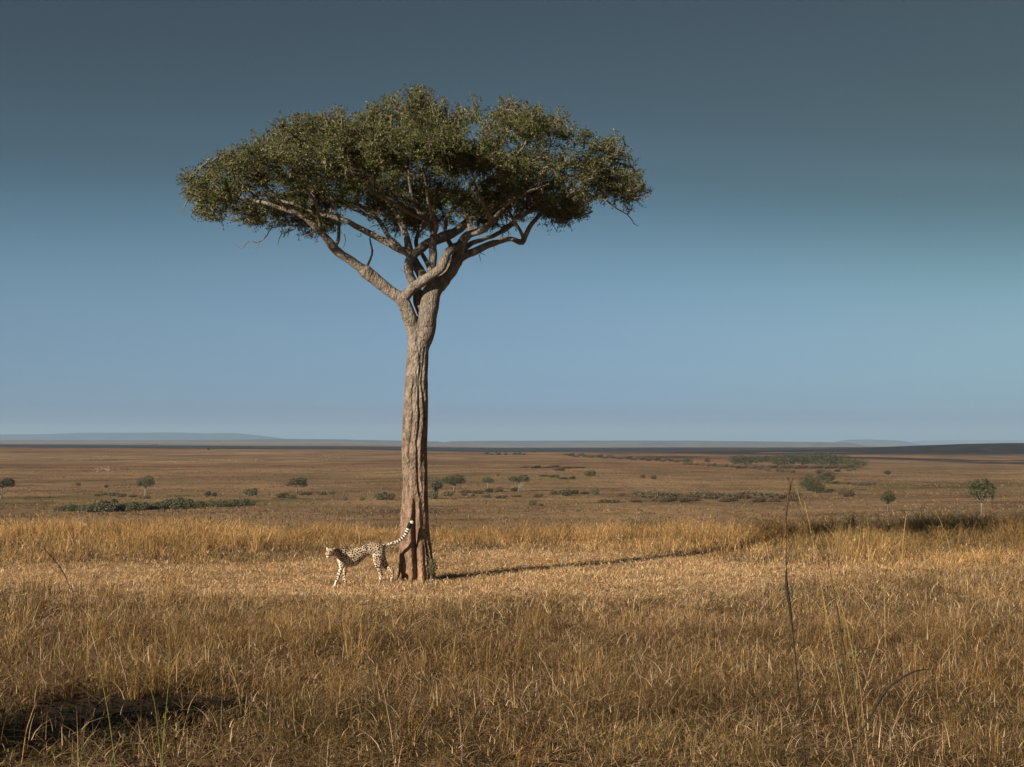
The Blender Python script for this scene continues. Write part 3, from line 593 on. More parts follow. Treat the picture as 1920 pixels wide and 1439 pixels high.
for rows_ in (LIMBS[0][:9], [(786, 690, .02, 14), (788, 660, .02, 16)] + LIMBS[2][:12], LIMBS[1][:3], [(797, 615, .1, 9)] + LIMBS[7][:4], [(806, 575, .06, 10)] + LIMBS[8][:3], [(810, 560, 0, 9)] + LIMBS[11][:3], LIMBS[4][:3]):
    sp = spline([(*TP(a, b_, c_), r / PPM * 1.02) for a, b_, c_, r in rows_], 0.03); n = len(sp)
    TB.tube(sp[:, :3], sp[:, 3] * (1 + 0.20 * (fbm(np.arange(n) * 0.13, np.full(n, rows_[0][0] * 1.0), 350, 3) - 0.5)), seg=40, rough=0.07, seed=int(rows_[0][1]))
link('trunk', remeshed([trunk_mesh(), TB.mesh('stems')], 0.0115, 2, 'trunk'), M_BARK, tree)
skel = []; skel_r = []
for i, L in enumerate(LIMBS):
    rows_ = [(*TP(a, b, c), r / PPM) for a, b, c, r in L]
    sp = spline(rows_, 0.045)
    big = L[0][3] > 7
    jit = 0.004 if big else 0.010
    n = len(sp)
    wob = np.stack([fbm(np.arange(n) * 0.16, np.full(n, i * 5.0 + k), 300 + k, 3) - 0.5 for k in range(3)], 1) * (jit * 4)
    wob *= smooth(0, 8, np.arange(n))[:, None]
    pts = sp[:, :3] + wob
    rad = np.maximum(sp[:, 3] * (1 + 0.22 * (fbm(np.arange(n) * 0.22, np.full(n, i * 3.3), 330, 3) - 0.5)), 0.004)
    b = MB(); b.tube(pts, rad, seg=26 if big else 14, rough=0.09 if big else 0.07, seed=i + 1)
    b.build('limb', M_BRANCH, tree)
    k0 = int(n * 0.45)
    skel += [Vector(p) for p in pts[k0::2]]; skel_r += list(rad[k0::2])
# the knob under the right stem and pruned collars
b = MB(); b.tube([TP(826, 538, .05), TP(834, 532, .02), TP(840, 528, 0), TP(842, 524, 0)], [.10, .075, .055, .02], seg=14, rough=.1); b.build('limb', M_BRANCH, tree)

# crown: tip points filling the traced outline in a round, flat dome, then joined up to the limbs by the nearest cheap path
OUT = [(336, 345), (345, 303), (362, 316), (392, 300), (402, 290), (425, 284), (450, 272), (476, 272), (482, 243), (492, 268), (514, 230), (545, 224), (578, 214), (592, 228), (630, 206), (660, 216), (690, 206), (706, 190), (744, 182), (757, 169),
       (785, 167), (812, 178), (848, 197), (868, 206), (882, 184), (905, 188), (940, 191), (975, 189), (992, 206), (1030, 206), (1052, 204), (1062, 222), (1078, 246), (1100, 246), (1115, 232), (1155, 238), (1166, 268), (1182, 292), (1198, 292), (1203, 335),
       (1216, 350), (1210, 380), (1190, 386), (1176, 396), (1150, 392), (1128, 374), (1100, 372), (1106, 393), (1082, 415), (1047, 438), (1026, 424), (1020, 402), (1000, 396), (975, 418), (955, 436), (925, 440), (890, 425), (850, 420), (820, 425), (790, 440), (765, 452), (740, 446),
       (715, 424), (690, 404), (665, 390), (650, 398), (640, 430), (600, 446), (575, 436), (545, 442), (505, 428), (455, 424), (425, 402), (398, 418), (362, 409), (366, 384), (350, 368)]
def inside(px, py, poly):
    r = np.zeros(len(px), bool); n = len(poly)
    for i in range(n):
        x1, y1 = poly[i]; x2, y2 = poly[(i + 1) % n]
        c = ((y1 > py) != (y2 > py)) & (px < (x2 - x1) * (py - y1) / (y2 - y1 + 1e-12) + x1); r ^= c
    return r
def project(V):
    w = V + np.array(tree_root)[None]; x, y, z = w[:, 0], w[:, 1], w[:, 2] - EYE
    c, s = math.cos(PITCH), math.sin(PITCH); dep = y * c + z * s; up = -y * s + z * c
    return CX + F * x / dep, CY - F * up / dep
def crown_points(n, jit=0):
    a = RNG.uniform(0, 2 * math.pi, n); r = np.sqrt(RNG.uniform(0, 1, n)); t = RNG.uniform(0, 1, n)
    cx = -0.05; X = cx + np.cos(a) * r * 4.45; Y = np.sin(a) * r * 3.5
    top = 7.6 + 2.0 * (1 - r ** 2) ** 1.1 + 0.35 * (vnoise(X * 1.1 + 40, Y * 1.1 + 40, 401) - 0.5) * 2 - 0.35 * smooth(0.8, 1, r)
    bot = 5.98 + 0.60 * r ** 1.5 + 0.13 * np.abs(Y) * (1 - 0.8 * smooth(0.5, 0.8, np.abs(X) / 4.4)) + 0.40 * smooth(0.2, 1.6, -Y) * (1 - smooth(1.4, 3.0, np.abs(X + 0.6)))
    Z = bot + (top - bot) * t ** 0.85
    V = np.stack([X, Y, Z], 1)
    px, py = project(V)
    keep = inside(px, py, OUT)
    # leave hollows and holes: clumpy density
    d3 = fbm(X * 0.85 + Z * 0.9, Y * 0.85 - Z * 0.8, 411, 3) * 0.55 + fbm(X * 1.1 + 3, Z * 1.9, 415, 3) * 0.45
    low = 1 - smooth(0.0, 0.45, t)
    keep &= (d3 > 0.385 + 0.10 * low * (1 - smooth(0.25, 0.6, r))) & (RNG.uniform(0, 1, n) < 1 - 0.3 * low)
    return V[keep]
cand = crown_points(9000); cen = []
for v in cand:
    if len(cen) >= 460: break
    if not cen or min(((v - np.array(cen)) ** 2 * np.array([1, 1, 2.2])).sum(1)) > 0.27 ** 2: cen.append(v)
cen = np.array(cen); nC = len(cen); rc = RNG.uniform(0.13, 0.35, nC)
ci = RNG.choice(nC, 10500, p=rc ** 2 / (rc ** 2).sum()); v = RNG.normal(0, 1, (10500, 3)); v /= np.linalg.norm(v, axis=1)[:, None]
tips = cen[ci] + v * (rc[ci] * RNG.uniform(0.2, 1, 10500) ** 0.5)[:, None] * np.array([1.1, 1.1, 0.72])
def grown(px, py, k):
    dx, dy = px - 777, (py - 310) * 1.6; L = np.hypot(dx, dy) + 1e-6; return px + dx / L * k, py + dy / L * k
px, py = project(tips); jx = 20 * (fbm(px * 0.045, py * 0.045, 431) - 0.5)
fine_ = fbm(tips[:, 0] * 2.1 + tips[:, 1] * 1.3 + 50, tips[:, 2] * 3.4 - tips[:, 1] * 1.1 + 50, 441, 2)
gx, gy = grown(px, py, 13); tips = tips[inside(gx + jx, gy - jx, OUT) & (fine_ > 0.33)][:6200]
px, py = project(tips); gx, gy = grown(px, py, 27 + 8 * RNG.uniform(0, 1, len(tips))); isrim = ~inside(gx, gy, OUT); rim = tips[isrim]; tips = tips[~isrim | (RNG.uniform(0, 1, len(tips)) < 0.5)]
rim = rim[RNG.permutation(len(rim))[:420]]; up_ = tips[RNG.permutation(len(tips))[:320]]
sh = []
for v0, long_ in [(v, 1) for v in rim] + [(v, 0) for v in up_]:
    px0, py0 = project(v0[None]); out_ = np.array([(px0[0] - 777) / 430, 0, (330 - py0[0]) / 130]); out_ /= np.linalg.norm(out_) + 1e-6
    dv = out_ * 0.8 + np.array([0, 0, 0.55]) + RNG.normal(0, 0.35, 3); dv /= np.linalg.norm(dv)
    Lh = RNG.uniform(0.16, 0.38) if long_ else RNG.uniform(0.15, 0.3); m = int(Lh / 0.045); bend = RNG.normal(0, 0.05, 3)
    for q_ in range(1, m + 1): sh.append(v0 + dv * Lh * q_ / m + bend * (q_ / m) ** 2 + RNG.normal(0, 0.008, 3))
sh = np.array(sh); px, py = project(sh); gx, gy = grown(px, py, -7); sh = sh[inside(gx, gy, OUT)]; tips = np.vstack([tips, sh])
# drape a few clumps along the outline so that it stays feathery and full
print('crown tips', len(tips))
SK = np.array([tuple(v) for v in skel])
nodes = [v for v in SK]; parent_i = [-1] * len(SK); plen = [0.0] * len(SK)
nT = len(tips); alive = np.ones(nT, bool)
d2 = np.full(nT, 1e9); best = np.zeros(nT, int)
for s0 in range(0, len(SK), 200):
    dd = np.linalg.norm(tips[:, None] - SK[None, s0:s0 + 200], axis=2); m = dd.min(1); a_ = dd.argmin(1) + s0
    up = m < d2; d2 = np.where(up, m, d2); best = np.where(up, a_, best)
plen_np = list(plen); edges = []
cost = d2.copy()
for _ in range(nT):
    j = int(np.argmin(np.where(alive, cost, 1e18))); alive[j] = False
    pidx = best[j]; pos = tips[j]; idx = len(nodes); nodes.append(pos); parent_i.append(pidx)
    L = plen_np[pidx] + float(np.linalg.norm(pos - nodes[pidx])); plen_np.append(L); edges.append((pidx, idx))
    dd = np.linalg.norm(tips - pos, axis=1) + 0.18 * L
    up = alive & (dd < cost); cost = np.where(up, dd, cost); best = np.where(up, idx, best)
weight = np.zeros(len(nodes)); kids = np.zeros(len(nodes), int)
for p_, c_ in reversed(edges):
    weight[c_] += 1; weight[p_] += weight[c_]; kids[p_] += 1
nodes = np.array(nodes); nS = len(SK)
rad_n = np.clip(0.0036 * weight ** 0.45, 0.0038, 0.032)
tw = []; tf = []; nv = 0
V_all = []; F_all = []
for p_, c_ in edges:
    a = nodes[p_]; b_ = nodes[c_]; ln_ = np.linalg.norm(b_ - a)
    if ln_ < 1e-4: continue
    t = (b_ - a) / ln_; ref = np.array([0, 0, 1.0]) if abs(t[2]) < 0.9 else np.array([1.0, 0, 0])
    u = np.cross(t, ref); u /= np.linalg.norm(u); w = np.cross(t, u)
    ra = min(rad_n[c_] * 1.25, 0.03); rb = rad_n[c_]
    mid = (a + b_) / 2 + (RNG.normal(0, 0.05, 3) + np.array([0, 0, 0.03])) * ln_
    for pp, r in ((a, ra), (mid, (ra + rb) / 2), (b_, rb)):
        for k in range(4):
            w_ = math.pi / 2 * k; V_all.append(pp + u * math.cos(w_) * r + w * math.sin(w_) * r)
    for s in range(2):
        for k in range(4):
            k2 = (k + 1) % 4; F_all += [nv + s * 4 + k, nv + s * 4 + k2, nv + (s + 1) * 4 + k2, nv + (s + 1) * 4 + k]
    nv += 12
me = np_mesh('twigs', np.array(V_all), F_all, np.full(len(F_all) // 4, 4), smooth_=True)
link('twigs', me, M_TWIG, tree)

def leaf_mesh(name, c, axis, length, width, col):
    """small folded leaves: rhomb of two triangles pairs per leaf"""
    n = len(c); r = RNG.normal(0, 1, (n, 3)); s = np.cross(axis, r); s /= np.linalg.norm(s, axis=1)[:, None] + 1e-9
    nn = np.cross(axis, s)
    a = c; b_ = c + axis * (length * 0.5)[:, None] + s * (width / 2)[:, None] + nn * (width * 0.18)[:, None]
    d = c + axis * (length * 0.5)[:, None] - s * (width / 2)[:, None] + nn * (width * 0.18)[:, None]; e = c + axis * length[:, None]
    V = np.stack([a, b_, e, d], 1).reshape(-1, 3)
    o = (np.arange(n) * 4)[:, None]; lp = (o + np.array([0, 1, 2, 0, 2, 3])[None]).ravel()
    return np_mesh(name, V, lp, np.full(2 * n, 3), np.repeat(col, 4, 0))
tipn = nodes[nS:]; par = nodes[np.array(parent_i[nS:])]
cnt = np.full(len(tipn), 46); isshoot = (np.abs(tipn[:, None, :1] - sh[None, :, :1]).min(1)[:, 0] < 1e-9); cnt[isshoot] = 7
idx = np.repeat(np.arange(len(tipn)), cnt); n = len(idx)
t = RNG.uniform(-0.55, 1.0, n)[:, None]; dirn = tipn - par; dl = np.linalg.norm(dirn, axis=1); dirn = dirn / (dl[:, None] + 1e-9)
sprig = RNG.normal(0, 1, (len(tipn), 5, 3)); sprig[:, :, 2] += 0.25; sprig /= np.linalg.norm(sprig, axis=2)[:, :, None]
sprig = sprig + 0.5 * dirn[:, None]
si = RNG.integers(0, 5, n); sp_ = sprig[idx, si]; tt = RNG.uniform(0.0, 1.0, n)[:, None] * (RNG.uniform(0.09, 0.20, (len(tipn), 5)) * np.where(isshoot, 0.28, 1.0)[:, None])[idx, si][:, None]
c = tipn[idx] + sp_ * tt + RNG.normal(0, 0.016, (n, 3))
ax = sp_ * 0.6 + RNG.normal(0, 0.6, (n, 3)); ax /= np.linalg.norm(ax, axis=1)[:, None]
lcol = colmix(n, [(0.088, 0.105, 0.032), (0.055, 0.070, 0.024), (0.145, 0.155, 0.048), (0.105, 0.092, 0.045), (0.25, 0.24, 0.09)], [0.34, 0.30, 0.17, 0.12, 0.07], 0.3)  # palest leaf tone paints in sunlit glints
lcol *= (0.66 + 0.48 * RNG.uniform(0, 1, len(tipn)))[idx][:, None]
me = leaf_mesh('foliage', c, ax, RNG.uniform(0.03, 0.062, n), RNG.uniform(0.013, 0.024, n), lcol)
fol = link('foliage', me, M_LEAF, tree)
# thin sprig stems inside each leaf spray
b0 = np.repeat(tipn, 5, 0); e0 = b0 + sprig.reshape(-1, 3) * 0.15 * np.repeat(np.where(isshoot, 0.4, 1.0), 5)[:, None]
sd_ = np.cross(e0 - b0, RNG.normal(0, 1, (len(b0), 3))); sd_ /= np.linalg.norm(sd_, axis=1)[:, None] + 1e-9; sd_ *= 0.0028
V = np.stack([b0 - sd_, b0 + sd_, e0], 1).reshape(-1, 3)
me = np_mesh('sprigs', V, np.arange(len(V)), np.full(len(b0), 3)); link('sprigs', me, M_TWIG, tree)
# bare twigs hanging below and sticking out of the crown
DEAD = [[(512, 425, -.8, 1.3), (505, 434, -.8, 1.1), (497, 446, -.8, 1), (483, 455, -.8, .9), (467, 453, -.8, .8), (452, 466, -.8, .7), (438, 456, -.8, .5)], [(486, 454, -.8, .8), (482, 462, -.8, .6), (479, 468, -.8, .4)],
        [(529, 424, -.8, 1), (528, 438, -.8, .8), (523, 450, -.8, .7), (521, 463, -.8, .4)], [(362, 362, -.6, 1), (352, 374, -.6, .9), (346, 386, -.6, .7), (331, 401, -.6, .4)], [(349, 380, -.6, .7), (345, 395, -.6, .5), (342, 402, -.6, .4)],
        [(688, 500, -.15, 2.6), (695, 485, -.15, 2.3), (698, 470, -.15, 2.1), (695, 455, -.15, 1.7), (694, 444, -.15, 1.2), (703, 432, -.15, .7)], [(894, 472, .2, 1), (899, 480, .15, .8), (901, 490, .1, .4)], [(897, 472, .2, 1), (903, 476, .1, .7), (910, 479, .1, .4)], [(927, 459, .3, .8), (927, 470, .3, .4)],
        [(860, 500, 0, 1), (857, 508, 0, .7), (855, 514, 0, .4)], [(759, 509, 0, .9), (753, 508, 0, .6), (750, 504, 0, .4)], [(715, 421, 0, 1), (700, 424, 0, .7), (686, 430, 0, .5)], [(1176, 402, 0, 1.1), (1184, 412, 0, .9), (1190, 421, 0, .7), (1198, 423, 0, .4)],
        [(583, 300, -1, 1.2), (585, 240, -1, .9), (583, 210, -1, .5)], [(1010, 215, -.3, .8), (1012, 196, -.3, .6), (1008, 190, -.3, .4)], [(646, 440, -.3, .9), (648, 452, -.3, .6), (643, 466, -.3, .4)], [(676, 438, .4, .8), (676, 445, .4, .5), (668, 441, .4, .4)],
        [(1036, 400, .2, 1.3), (1034, 418, .2, 1), (1044, 432, .2, .6)], [(1015, 395, .2, .9), (1020, 380, .1, .8)]]
for Ld in DEAD:
    b = MB(); sp = spline([(*TP(a, q_, c_), r / PPM) for a, q_, c_, r in Ld], 0.03)
    b.tube(sp[:, :3] + RNG.normal(0, 0.003, (len(sp), 3)), np.maximum(sp[:, 3], 0.0035), seg=6); b.build('dead_twig', M_TWIG, tree)

# ------------------------------------------------------------------ cheetah
CD = 25.76
ch_root = Vector((P(680, 1098, CD).x, CD, 0)); ch_root.z = gz(ch_root.x, CD)
cheetah = empty('cheetah', ch_root, label='spotted cheetah walking past the trunk with its ringed tail raised', cat='cheetah')
YAW = math.radians(24)
def CP(X, Y, dy=0.0):
    d = CD + (min(X, 1240) - 700) / (10.105 * F / CD) * 0.445 + dy
    return P(600 + X / 10.105, 970 + Y / 10.105, d) - ch_root
CS = 1 / (10.105 * F / CD)
def limb(b, pts, seg=14, lat=1.0):
    sp = spline([(*CP(x, y, dy), r * CS, (l if l else r) * CS) for x, y, dy, r, l in pts], 0.012)
    b.tube(sp[:, :3], sp[:, 3], seg=seg, lat=list(sp[:, 4]), lat_dir=(-math.sin(YAW), math.cos(YAW), 0))
QY = Quaternion((0, 0, 1), YAW)
b = MB()
limb(b, [(330, 700, -.03, 84, 66), (360, 712, 0, 100, 74), (430, 748, 0, 152, 94), (520, 772, 0, 174, 116), (620, 762, 0, 166, 120), (720, 716, 0, 148, 112), (810, 668, 0, 122, 96), (890, 632, 0, 118, 88), (980, 612, 0, 128, 98), (1080, 622, 0, 138, 104), (1165, 632, 0, 112, 84), (1215, 640, 0, 70, 52)], 22)
# withers and shoulder blades, haunches
b.ball(CP(455, 715, -.045), (120 * CS, 50 * CS, 140 * CS), QY); b.ball(CP(455, 715, .045), (120 * CS, 50 * CS, 140 * CS), QY)
b.ball(CP(1110, 690, -.05), (122 * CS, 58 * CS, 165 * CS), QY); b.ball(CP(1120, 680, .05), (115 * CS, 58 * CS, 150 * CS), QY)
# forelegs (near one reaching forward) and hind legs (far one stretched back)
limb(b, [(430, 800, -.06, 95, 48), (415, 900, -.065, 66, 42), (398, 975, -.065, 46, 36), (372, 1060, -.065, 37, 32), (340, 1140, -.065, 31, 29), (312, 1215, -.065, 26, 25), (290, 1275, -.065, 25, 25), (276, 1312, -.07, 27, 27), (252, 1326, -.075, 24, 30), (236, 1330, -.08, 15, 22)])
limb(b, [(480, 820, .06, 95, 46), (474, 900, .065, 66, 40), (466, 980, .065, 44, 34), (462, 1060, .065, 33, 30), (466, 1130, .065, 30, 28), (478, 1200, .065, 25, 24), (486, 1255, .065, 24, 24), (478, 1284, .06, 25, 26), (455, 1298, .055, 22, 29), (436, 1302, .05, 14, 22)])
limb(b, [(1105, 700, -.06, 125, 56), (1105, 800, -.07, 106, 52), (1102, 880, -.075, 84, 46), (1108, 960, -.075, 60, 38), (1136, 1030, -.075, 42, 31), (1160, 1085, -.075, 35, 27), (1152, 1140, -.075, 29, 26), (1132, 1200, -.075, 26, 24), (1108, 1255, -.075, 26, 25), (1080, 1288, -.08, 27, 29), (1050, 1300, -.085, 22, 31), (1028, 1304, -.09, 13, 22)])
limb(b, [(1140, 720, .05, 110, 52), (1180, 810, .04, 82, 46), (1212, 880, .02, 68, 42), (1258, 938, .0, 52, 35), (1315, 978, -.02, 42, 30), (1356, 1008, -.03, 38, 28), (1370, 1080, -.02, 31, 27), (1364, 1160, .0, 27, 26), (1354, 1215, .01, 26, 26), (1338, 1248, .01, 26, 29), (1312, 1260, .0, 20, 30), (1294, 1264, .0, 12, 22)])
# head turned to the camera
q = Quaternion((0, 0, 1), math.radians(-24))
HD = -0.15
hc = CP(205, 668, HD - .05)
b.ball(hc, (80 * CS, 88 * CS, 76 * CS)); b.ball(CP(168, 690, HD - .105), (64 * CS, 62 * CS, 62 * CS)); b.ball(CP(158, 735, HD - .14), (42 * CS, 50 * CS, 40 * CS)); b.ball(CP(155, 762, HD - .13), (32 * CS, 40 * CS, 24 * CS))
b.ball(CP(212, 700, HD - .085), (42 * CS, 40 * CS, 42 * CS)); b.ball(CP(136, 690, HD - .08), (30 * CS, 36 * CS, 40 * CS))
limb(b, [(215, 672, HD - .03, 66, 62), (255, 674, HD + .02, 66, 58), (300, 684, -.07, 76, 62), (360, 706, 0, 100, 72)], 16)
# ears
for ex, ey, dy in ((134, 592, HD - .03), (284, 592, HD + .02)):
    b.ball(CP(ex, ey, dy), (20 * CS, 13 * CS, 25 * CS))
    b.ball(CP(ex + (10 if ex < 200 else -22), ey + 24, dy), (30 * CS, 26 * CS, 26 * CS))
# neck ruff
limb(b, [(262, 632, HD + .03, 30, 30), (320, 630, -.05, 36, 34), (400, 632, 0, 36, 34), (500, 648, 0, 28, 28)], 12)
# tail
TAIL_ = [(1190, 560, 0, 44, 40), (1240, 532, 0, 33, 31), (1330, 507, .01, 31, 30), (1440, 476, .02, 30, 30), (1530, 428, .03, 30, 30), (1605, 352, .04, 31, 31), (1655, 260, .05, 33, 33), (1690, 170, .05, 38, 38), (1722, 118, .05, 38, 38), (1750, 92, .05, 28, 28), (1768, 80, .05, 14, 14)]
TAIL = [(x, y, dy, r * 1.14, l * 1.14) for x, y, dy, r, l in TAIL_]
limb(b, TAIL, 14)
body = link('cheetah_source', b.mesh('body'))
mod = body.modifiers.new('r', 'REMESH'); mod.mode = 'VOXEL'; mod.voxel_size = 0.0055
mod = body.modifiers.new('s', 'SMOOTH'); mod.factor = 0.5; mod.iterations = 5
dg = bpy.context.evaluated_depsgraph_get(); bm_ = bpy.data.meshes.new_from_object(body.evaluated_get(dg)); bpy.data.objects.remove(body)
bm_.polygons.foreach_set('use_smooth', np.ones(len(bm_.polygons), bool))
# coat: tawny back, white belly, muzzle and inner legs, black spots, ringed tail, tear lines
nv = len(bm_.vertices); V = np.empty(nv * 3, np.float32); bm_.vertices.foreach_get('co', V); V = V.reshape(-1, 3)
Nn = np.empty(nv * 3, np.float32); bm_.vertices.foreach_get('normal', Nn); Nn = Nn.reshape(-1, 3)
tawny = np.array([0.52, 0.38, 0.235]); cream = np.array([0.70, 0.60, 0.47]); white = np.array([0.74, 0.69, 0.61]); blackc = np.array([0.018, 0.014, 0.012])
Wd = V + np.array(ch_root)[None]; zz = Wd[:, 2] - EYE; dep = Wd[:, 1] * math.cos(PITCH) + zz * math.sin(PITCH)
cX = (CX + F * Wd[:, 0] / dep - 600) * 10.105; cY = (CY - F * (-Wd[:, 1] * math.sin(PITCH) + zz * math.cos(PITCH)) / dep - 970) * 10.105
wh = smooth(0.1, 0.8, -Nn[:, 2]) * 0.9
wh = np.maximum(wh, smooth(980, 1250, cY) * 0.55 * (cX < 1450))
wh = np.maximum(wh, smooth(760, 900, cY) * (cX < 400) * 0.6)
col = tawny[None] * (1 - 0.45) + cream[None] * 0.45
col = col * (1 - wh)[:, None] + white[None] * wh[:, None]
bw = smooth(-0.3, 0.9, Nn[:, 2])[:, None] * 0.35 * (cX > 280)[:, None]; col = col * (1 - bw) + tawny[None] * bw
# spots seeded evenly over the skin
from mathutils.kdtree import KDTree
def spots(gap, r0, seed):
    rg = np.random.default_rng(seed); order = rg.permutation(nv); taken = np.zeros(nv, bool); kd = KDTree(nv)
    for i_ in range(nv): kd.insert(V[i_], i_)
    kd.balance(); dist_ = np.full(nv, 9.0)
    for i_ in order:
        if taken[i_]: continue
        rs = r0 * rg.uniform(0.75, 1.25)
        for co_, k_, d_k in kd.find_range(V[i_], gap):
            taken[k_] = True; dist_[k_] = min(dist_[k_], d_k / rs)
    return 1 - smooth(0.8, 1.15, dist_)
sp1 = spots(0.035, 0.0160, 11)
sp2 = spots(0.033, 0.0158, 23)
legm = smooth(1000, 1060, cY); headm = 1 - smooth(225, 275, cX)
isleft = (cX < 420) & (cY > 900)
spot = sp1 * (1 - legm) + sp2 * legm * (1 - 0.5 * smooth(1240, 1300, cY))
spot = spot * (1 - headm) * (1 - smooth(0.75, 0.98, -Nn[:, 2]))
neckw = (1 - smooth(330, 380, cX)) * smooth(780, 820, cY) * (cY < 960); spot = spot * (1 - 0.8 * neckw)
# tail parameter
tsp = spline([tuple(CP(x, y, dy)) for x, y, dy, r, l in TAIL], 0.01); tail_len = np.cumsum(np.r_[0, np.linalg.norm(np.diff(tsp, axis=0), axis=1)])
tm = (cX > 1250) & (cY < 620); ti = np.where(tm)[0]
dist = np.linalg.norm(V[ti][:, None] - tsp[None], axis=2); tp = tail_len[dist.argmin(1)]; TL = tail_len[-1]
ring = smooth(0.34, 0.50, 0.5 + 0.5 * np.sin(tp * 2 * math.pi / 0.05)); ring = np.where(tp > TL * 0.30, ring, 0)
ring = np.where((tp > TL - 0.16) & (tp < TL - 0.045), 1.0, ring); ring = np.where(tp >= TL - 0.045, 0.0, ring)
spot[ti] = np.where(tp > TL * 0.30, ring, np.maximum(sp2[ti], sp1[ti] * 0.8)); col[ti] = white * 0.95
col[ti] = np.where((Nn[ti, 2] > 0.5)[:, None], cream[None], white[None])
# darker tone on the upper side of the nape
nape = smooth(0.2, 0.7, Nn[:, 2]) * smooth(240, 270, cX) * (1 - smooth(480, 560, cX)) * (cY < 700) * 0.65; col = col * (1 - nape[:, None]) + np.array([0.07, 0.05, 0.04]) * nape[:, None]
# face
hm = (cX < 265) & (cY < 820); face = hm & (V[:, 1] < hc.y + 0.05)
col[hm] = tawny * 0.85
m = face & (cY > 736); col[m] = white * 0.95
m = face & (((cX - 212) ** 2 + (cY - 700) ** 2) < 24 ** 2); col[m] = white * 0.9
m = face & (((cX - 118) ** 2 + (cY - 700) ** 2) < 13 ** 2); col[m] = white * 0.9
def dark(mask): col[mask] = blackc
f2 = face & (V[:, 1] < hc.y - 0.03)
dark(f2 & (((cX - 152) / 20) ** 2 + ((cY - 728) / 13) ** 2 < 1))
dark(f2 & (((cX - 190) / 15) ** 2 + ((cY - 652) / 9) ** 2 < 1)); dark(f2 & (((cX - 128) / 13) ** 2 + ((cY - 655) / 9) ** 2 < 1))
for (xa, ya, xb, yb) in ((180, 655, 190, 745), (136, 658, 122, 735)):
    tt_ = np.clip((cY - ya) / (yb - ya), 0, 1); dark(f2 & (np.abs(cX - (xa + (xb - xa) * tt_)) < 6.5) & (cY > ya) & (cY < yb))
dark(f2 & (np.abs(cY - 766 - 0.004 * (cX - 155) ** 2) < 4) & (np.abs(cX - 155) < 30))
m = hm & (cY < 606) & ((cX < 150) | (cX > 250)); col[m] = cream * 0.9
col = col * (1 - spot[:, None]) + blackc * spot[:, None]
a = bm_.color_attributes.new('Col', 'FLOAT_COLOR', 'POINT'); c4 = np.ones((nv, 4), np.float32); c4[:, :3] = col; a.data.foreach_set('color', c4.ravel())
m_, nt, ln, bs = mat('cheetah_fur', 0.8, 0.15)
at_ = N(nt, 'ShaderNodeAttribute', attribute_name='Col'); ln.new(at_.outputs['Color'], bs.inputs['Base Color'])
tcn = nt.new('ShaderNodeTexCoord'); nz = noise_node(nt, ln, tcn.outputs['Object'], 160, 3); bp = nt.new('ShaderNodeBump'); bp.inputs['Strength'].default_value = 0.3; bp.inputs['Distance'].default_value = 0.004
ln.new(nz, bp.inputs['Height']); ln.new(bp.outputs[0], bs.inputs['Normal'])
link('body', bm_, m_, cheetah)
meye, nt, ln, bs = mat('amber_eye', 0.1, 0.5); bs.inputs['Base Color'].default_value = (0.30, 0.15, 0.03, 1)
for ex, ey, dy in ((188, 652, HD - .158), (130, 655, HD - .15)):
    b = MB(); b.ball(CP(ex, ey, dy), (9 * CS, 7 * CS, 7 * CS)); b.build('eye', meye, cheetah)

# ------------------------------------------------------------------ shrubs and far trees
def shrub_obj(name, loc, rad, height, n, pal, leaf, label, cat='shrub', group=None, stems=10, dens=1.0, spiky=0.3, stem_mat=None):
    r = empty(name, loc, label=label, cat=cat, group=group)
    b = MB(); ends = []
    for k in range(stems):
        a = random.uniform(0, 2 * math.pi); rr = rad * random.uniform(0.3, 1); e = Vector((math.cos(a) * rr, math.sin(a) * rr, height * random.uniform(0.6, 1.05)))
        m1 = Vector((e.x * 0.35, e.y * 0.35, e.z * 0.5)); b.tube([Vector((0, 0, -0.03)), m1, e], [leaf * 0.18, leaf * 0.13, leaf * 0.06], seg=5); ends.append((m1, e))
    b.build('stems', stem_mat or M_TWIG, r)
    k = RNG.integers(0, len(ends), n); A = np.array([tuple(ends[i][0]) for i in k]); B = np.array([tuple(ends[i][1]) for i in k]); t = RNG.uniform(-0.2, 1.05, n)[:, None]
    c = A + (B - A) * t + RNG.normal(0, rad * 0.16, (n, 3)); ax = RNG.normal(0, 1, (n, 3)); ax[:, 2] = np.abs(ax[:, 2]) * 0.8 + spiky; ax /= np.linalg.norm(ax, axis=1)[:, None]
    c[:, 2] = np.maximum(c[:, 2], 0.0)
    me = leaf_mesh('foliage', c, ax, leaf * RNG.uniform(0.6, 1.4, n), leaf * 0.36 * RNG.uniform(0.7, 1.3, n), colmix(n, pal))
    link('foliage', me, M_LEAF, r); return r
GREEN = [(0.11, 0.13, 0.045), (0.08, 0.10, 0.035), (0.16, 0.17, 0.07)]
OLV = [(0.13, 0.12, 0.06), (0.10, 0.095, 0.05), (0.17, 0.15, 0.08)]
DRY = [(0.22, 0.16, 0.10), (0.16, 0.12, 0.075), (0.27, 0.20, 0.12)]
for wx, wy, wd, wl in ((1570, 1268, 15.5, 'grey green weed rosette left of centre between the two dark stalks'), (1478, 1112, 23.5, 'small green weed right at the middle of the tallest stalk'), (1600, 1243, 16.5, 'green weed low in the grass behind the bending dark stalk'), (1395, 1258, 15.6, 'green weed left of the tallest dark stalk')):
    x_ = (wx - CX) / F * wd; shrub_obj('green_weed', Vector((x_, wd, gz(x_, wd))), 0.13, 0.16, 260, [(0.16, 0.18, 0.10), (0.12, 0.14, 0.07), (0.2, 0.2, 0.12)], 0.06, wl, cat='weed', stems=8)
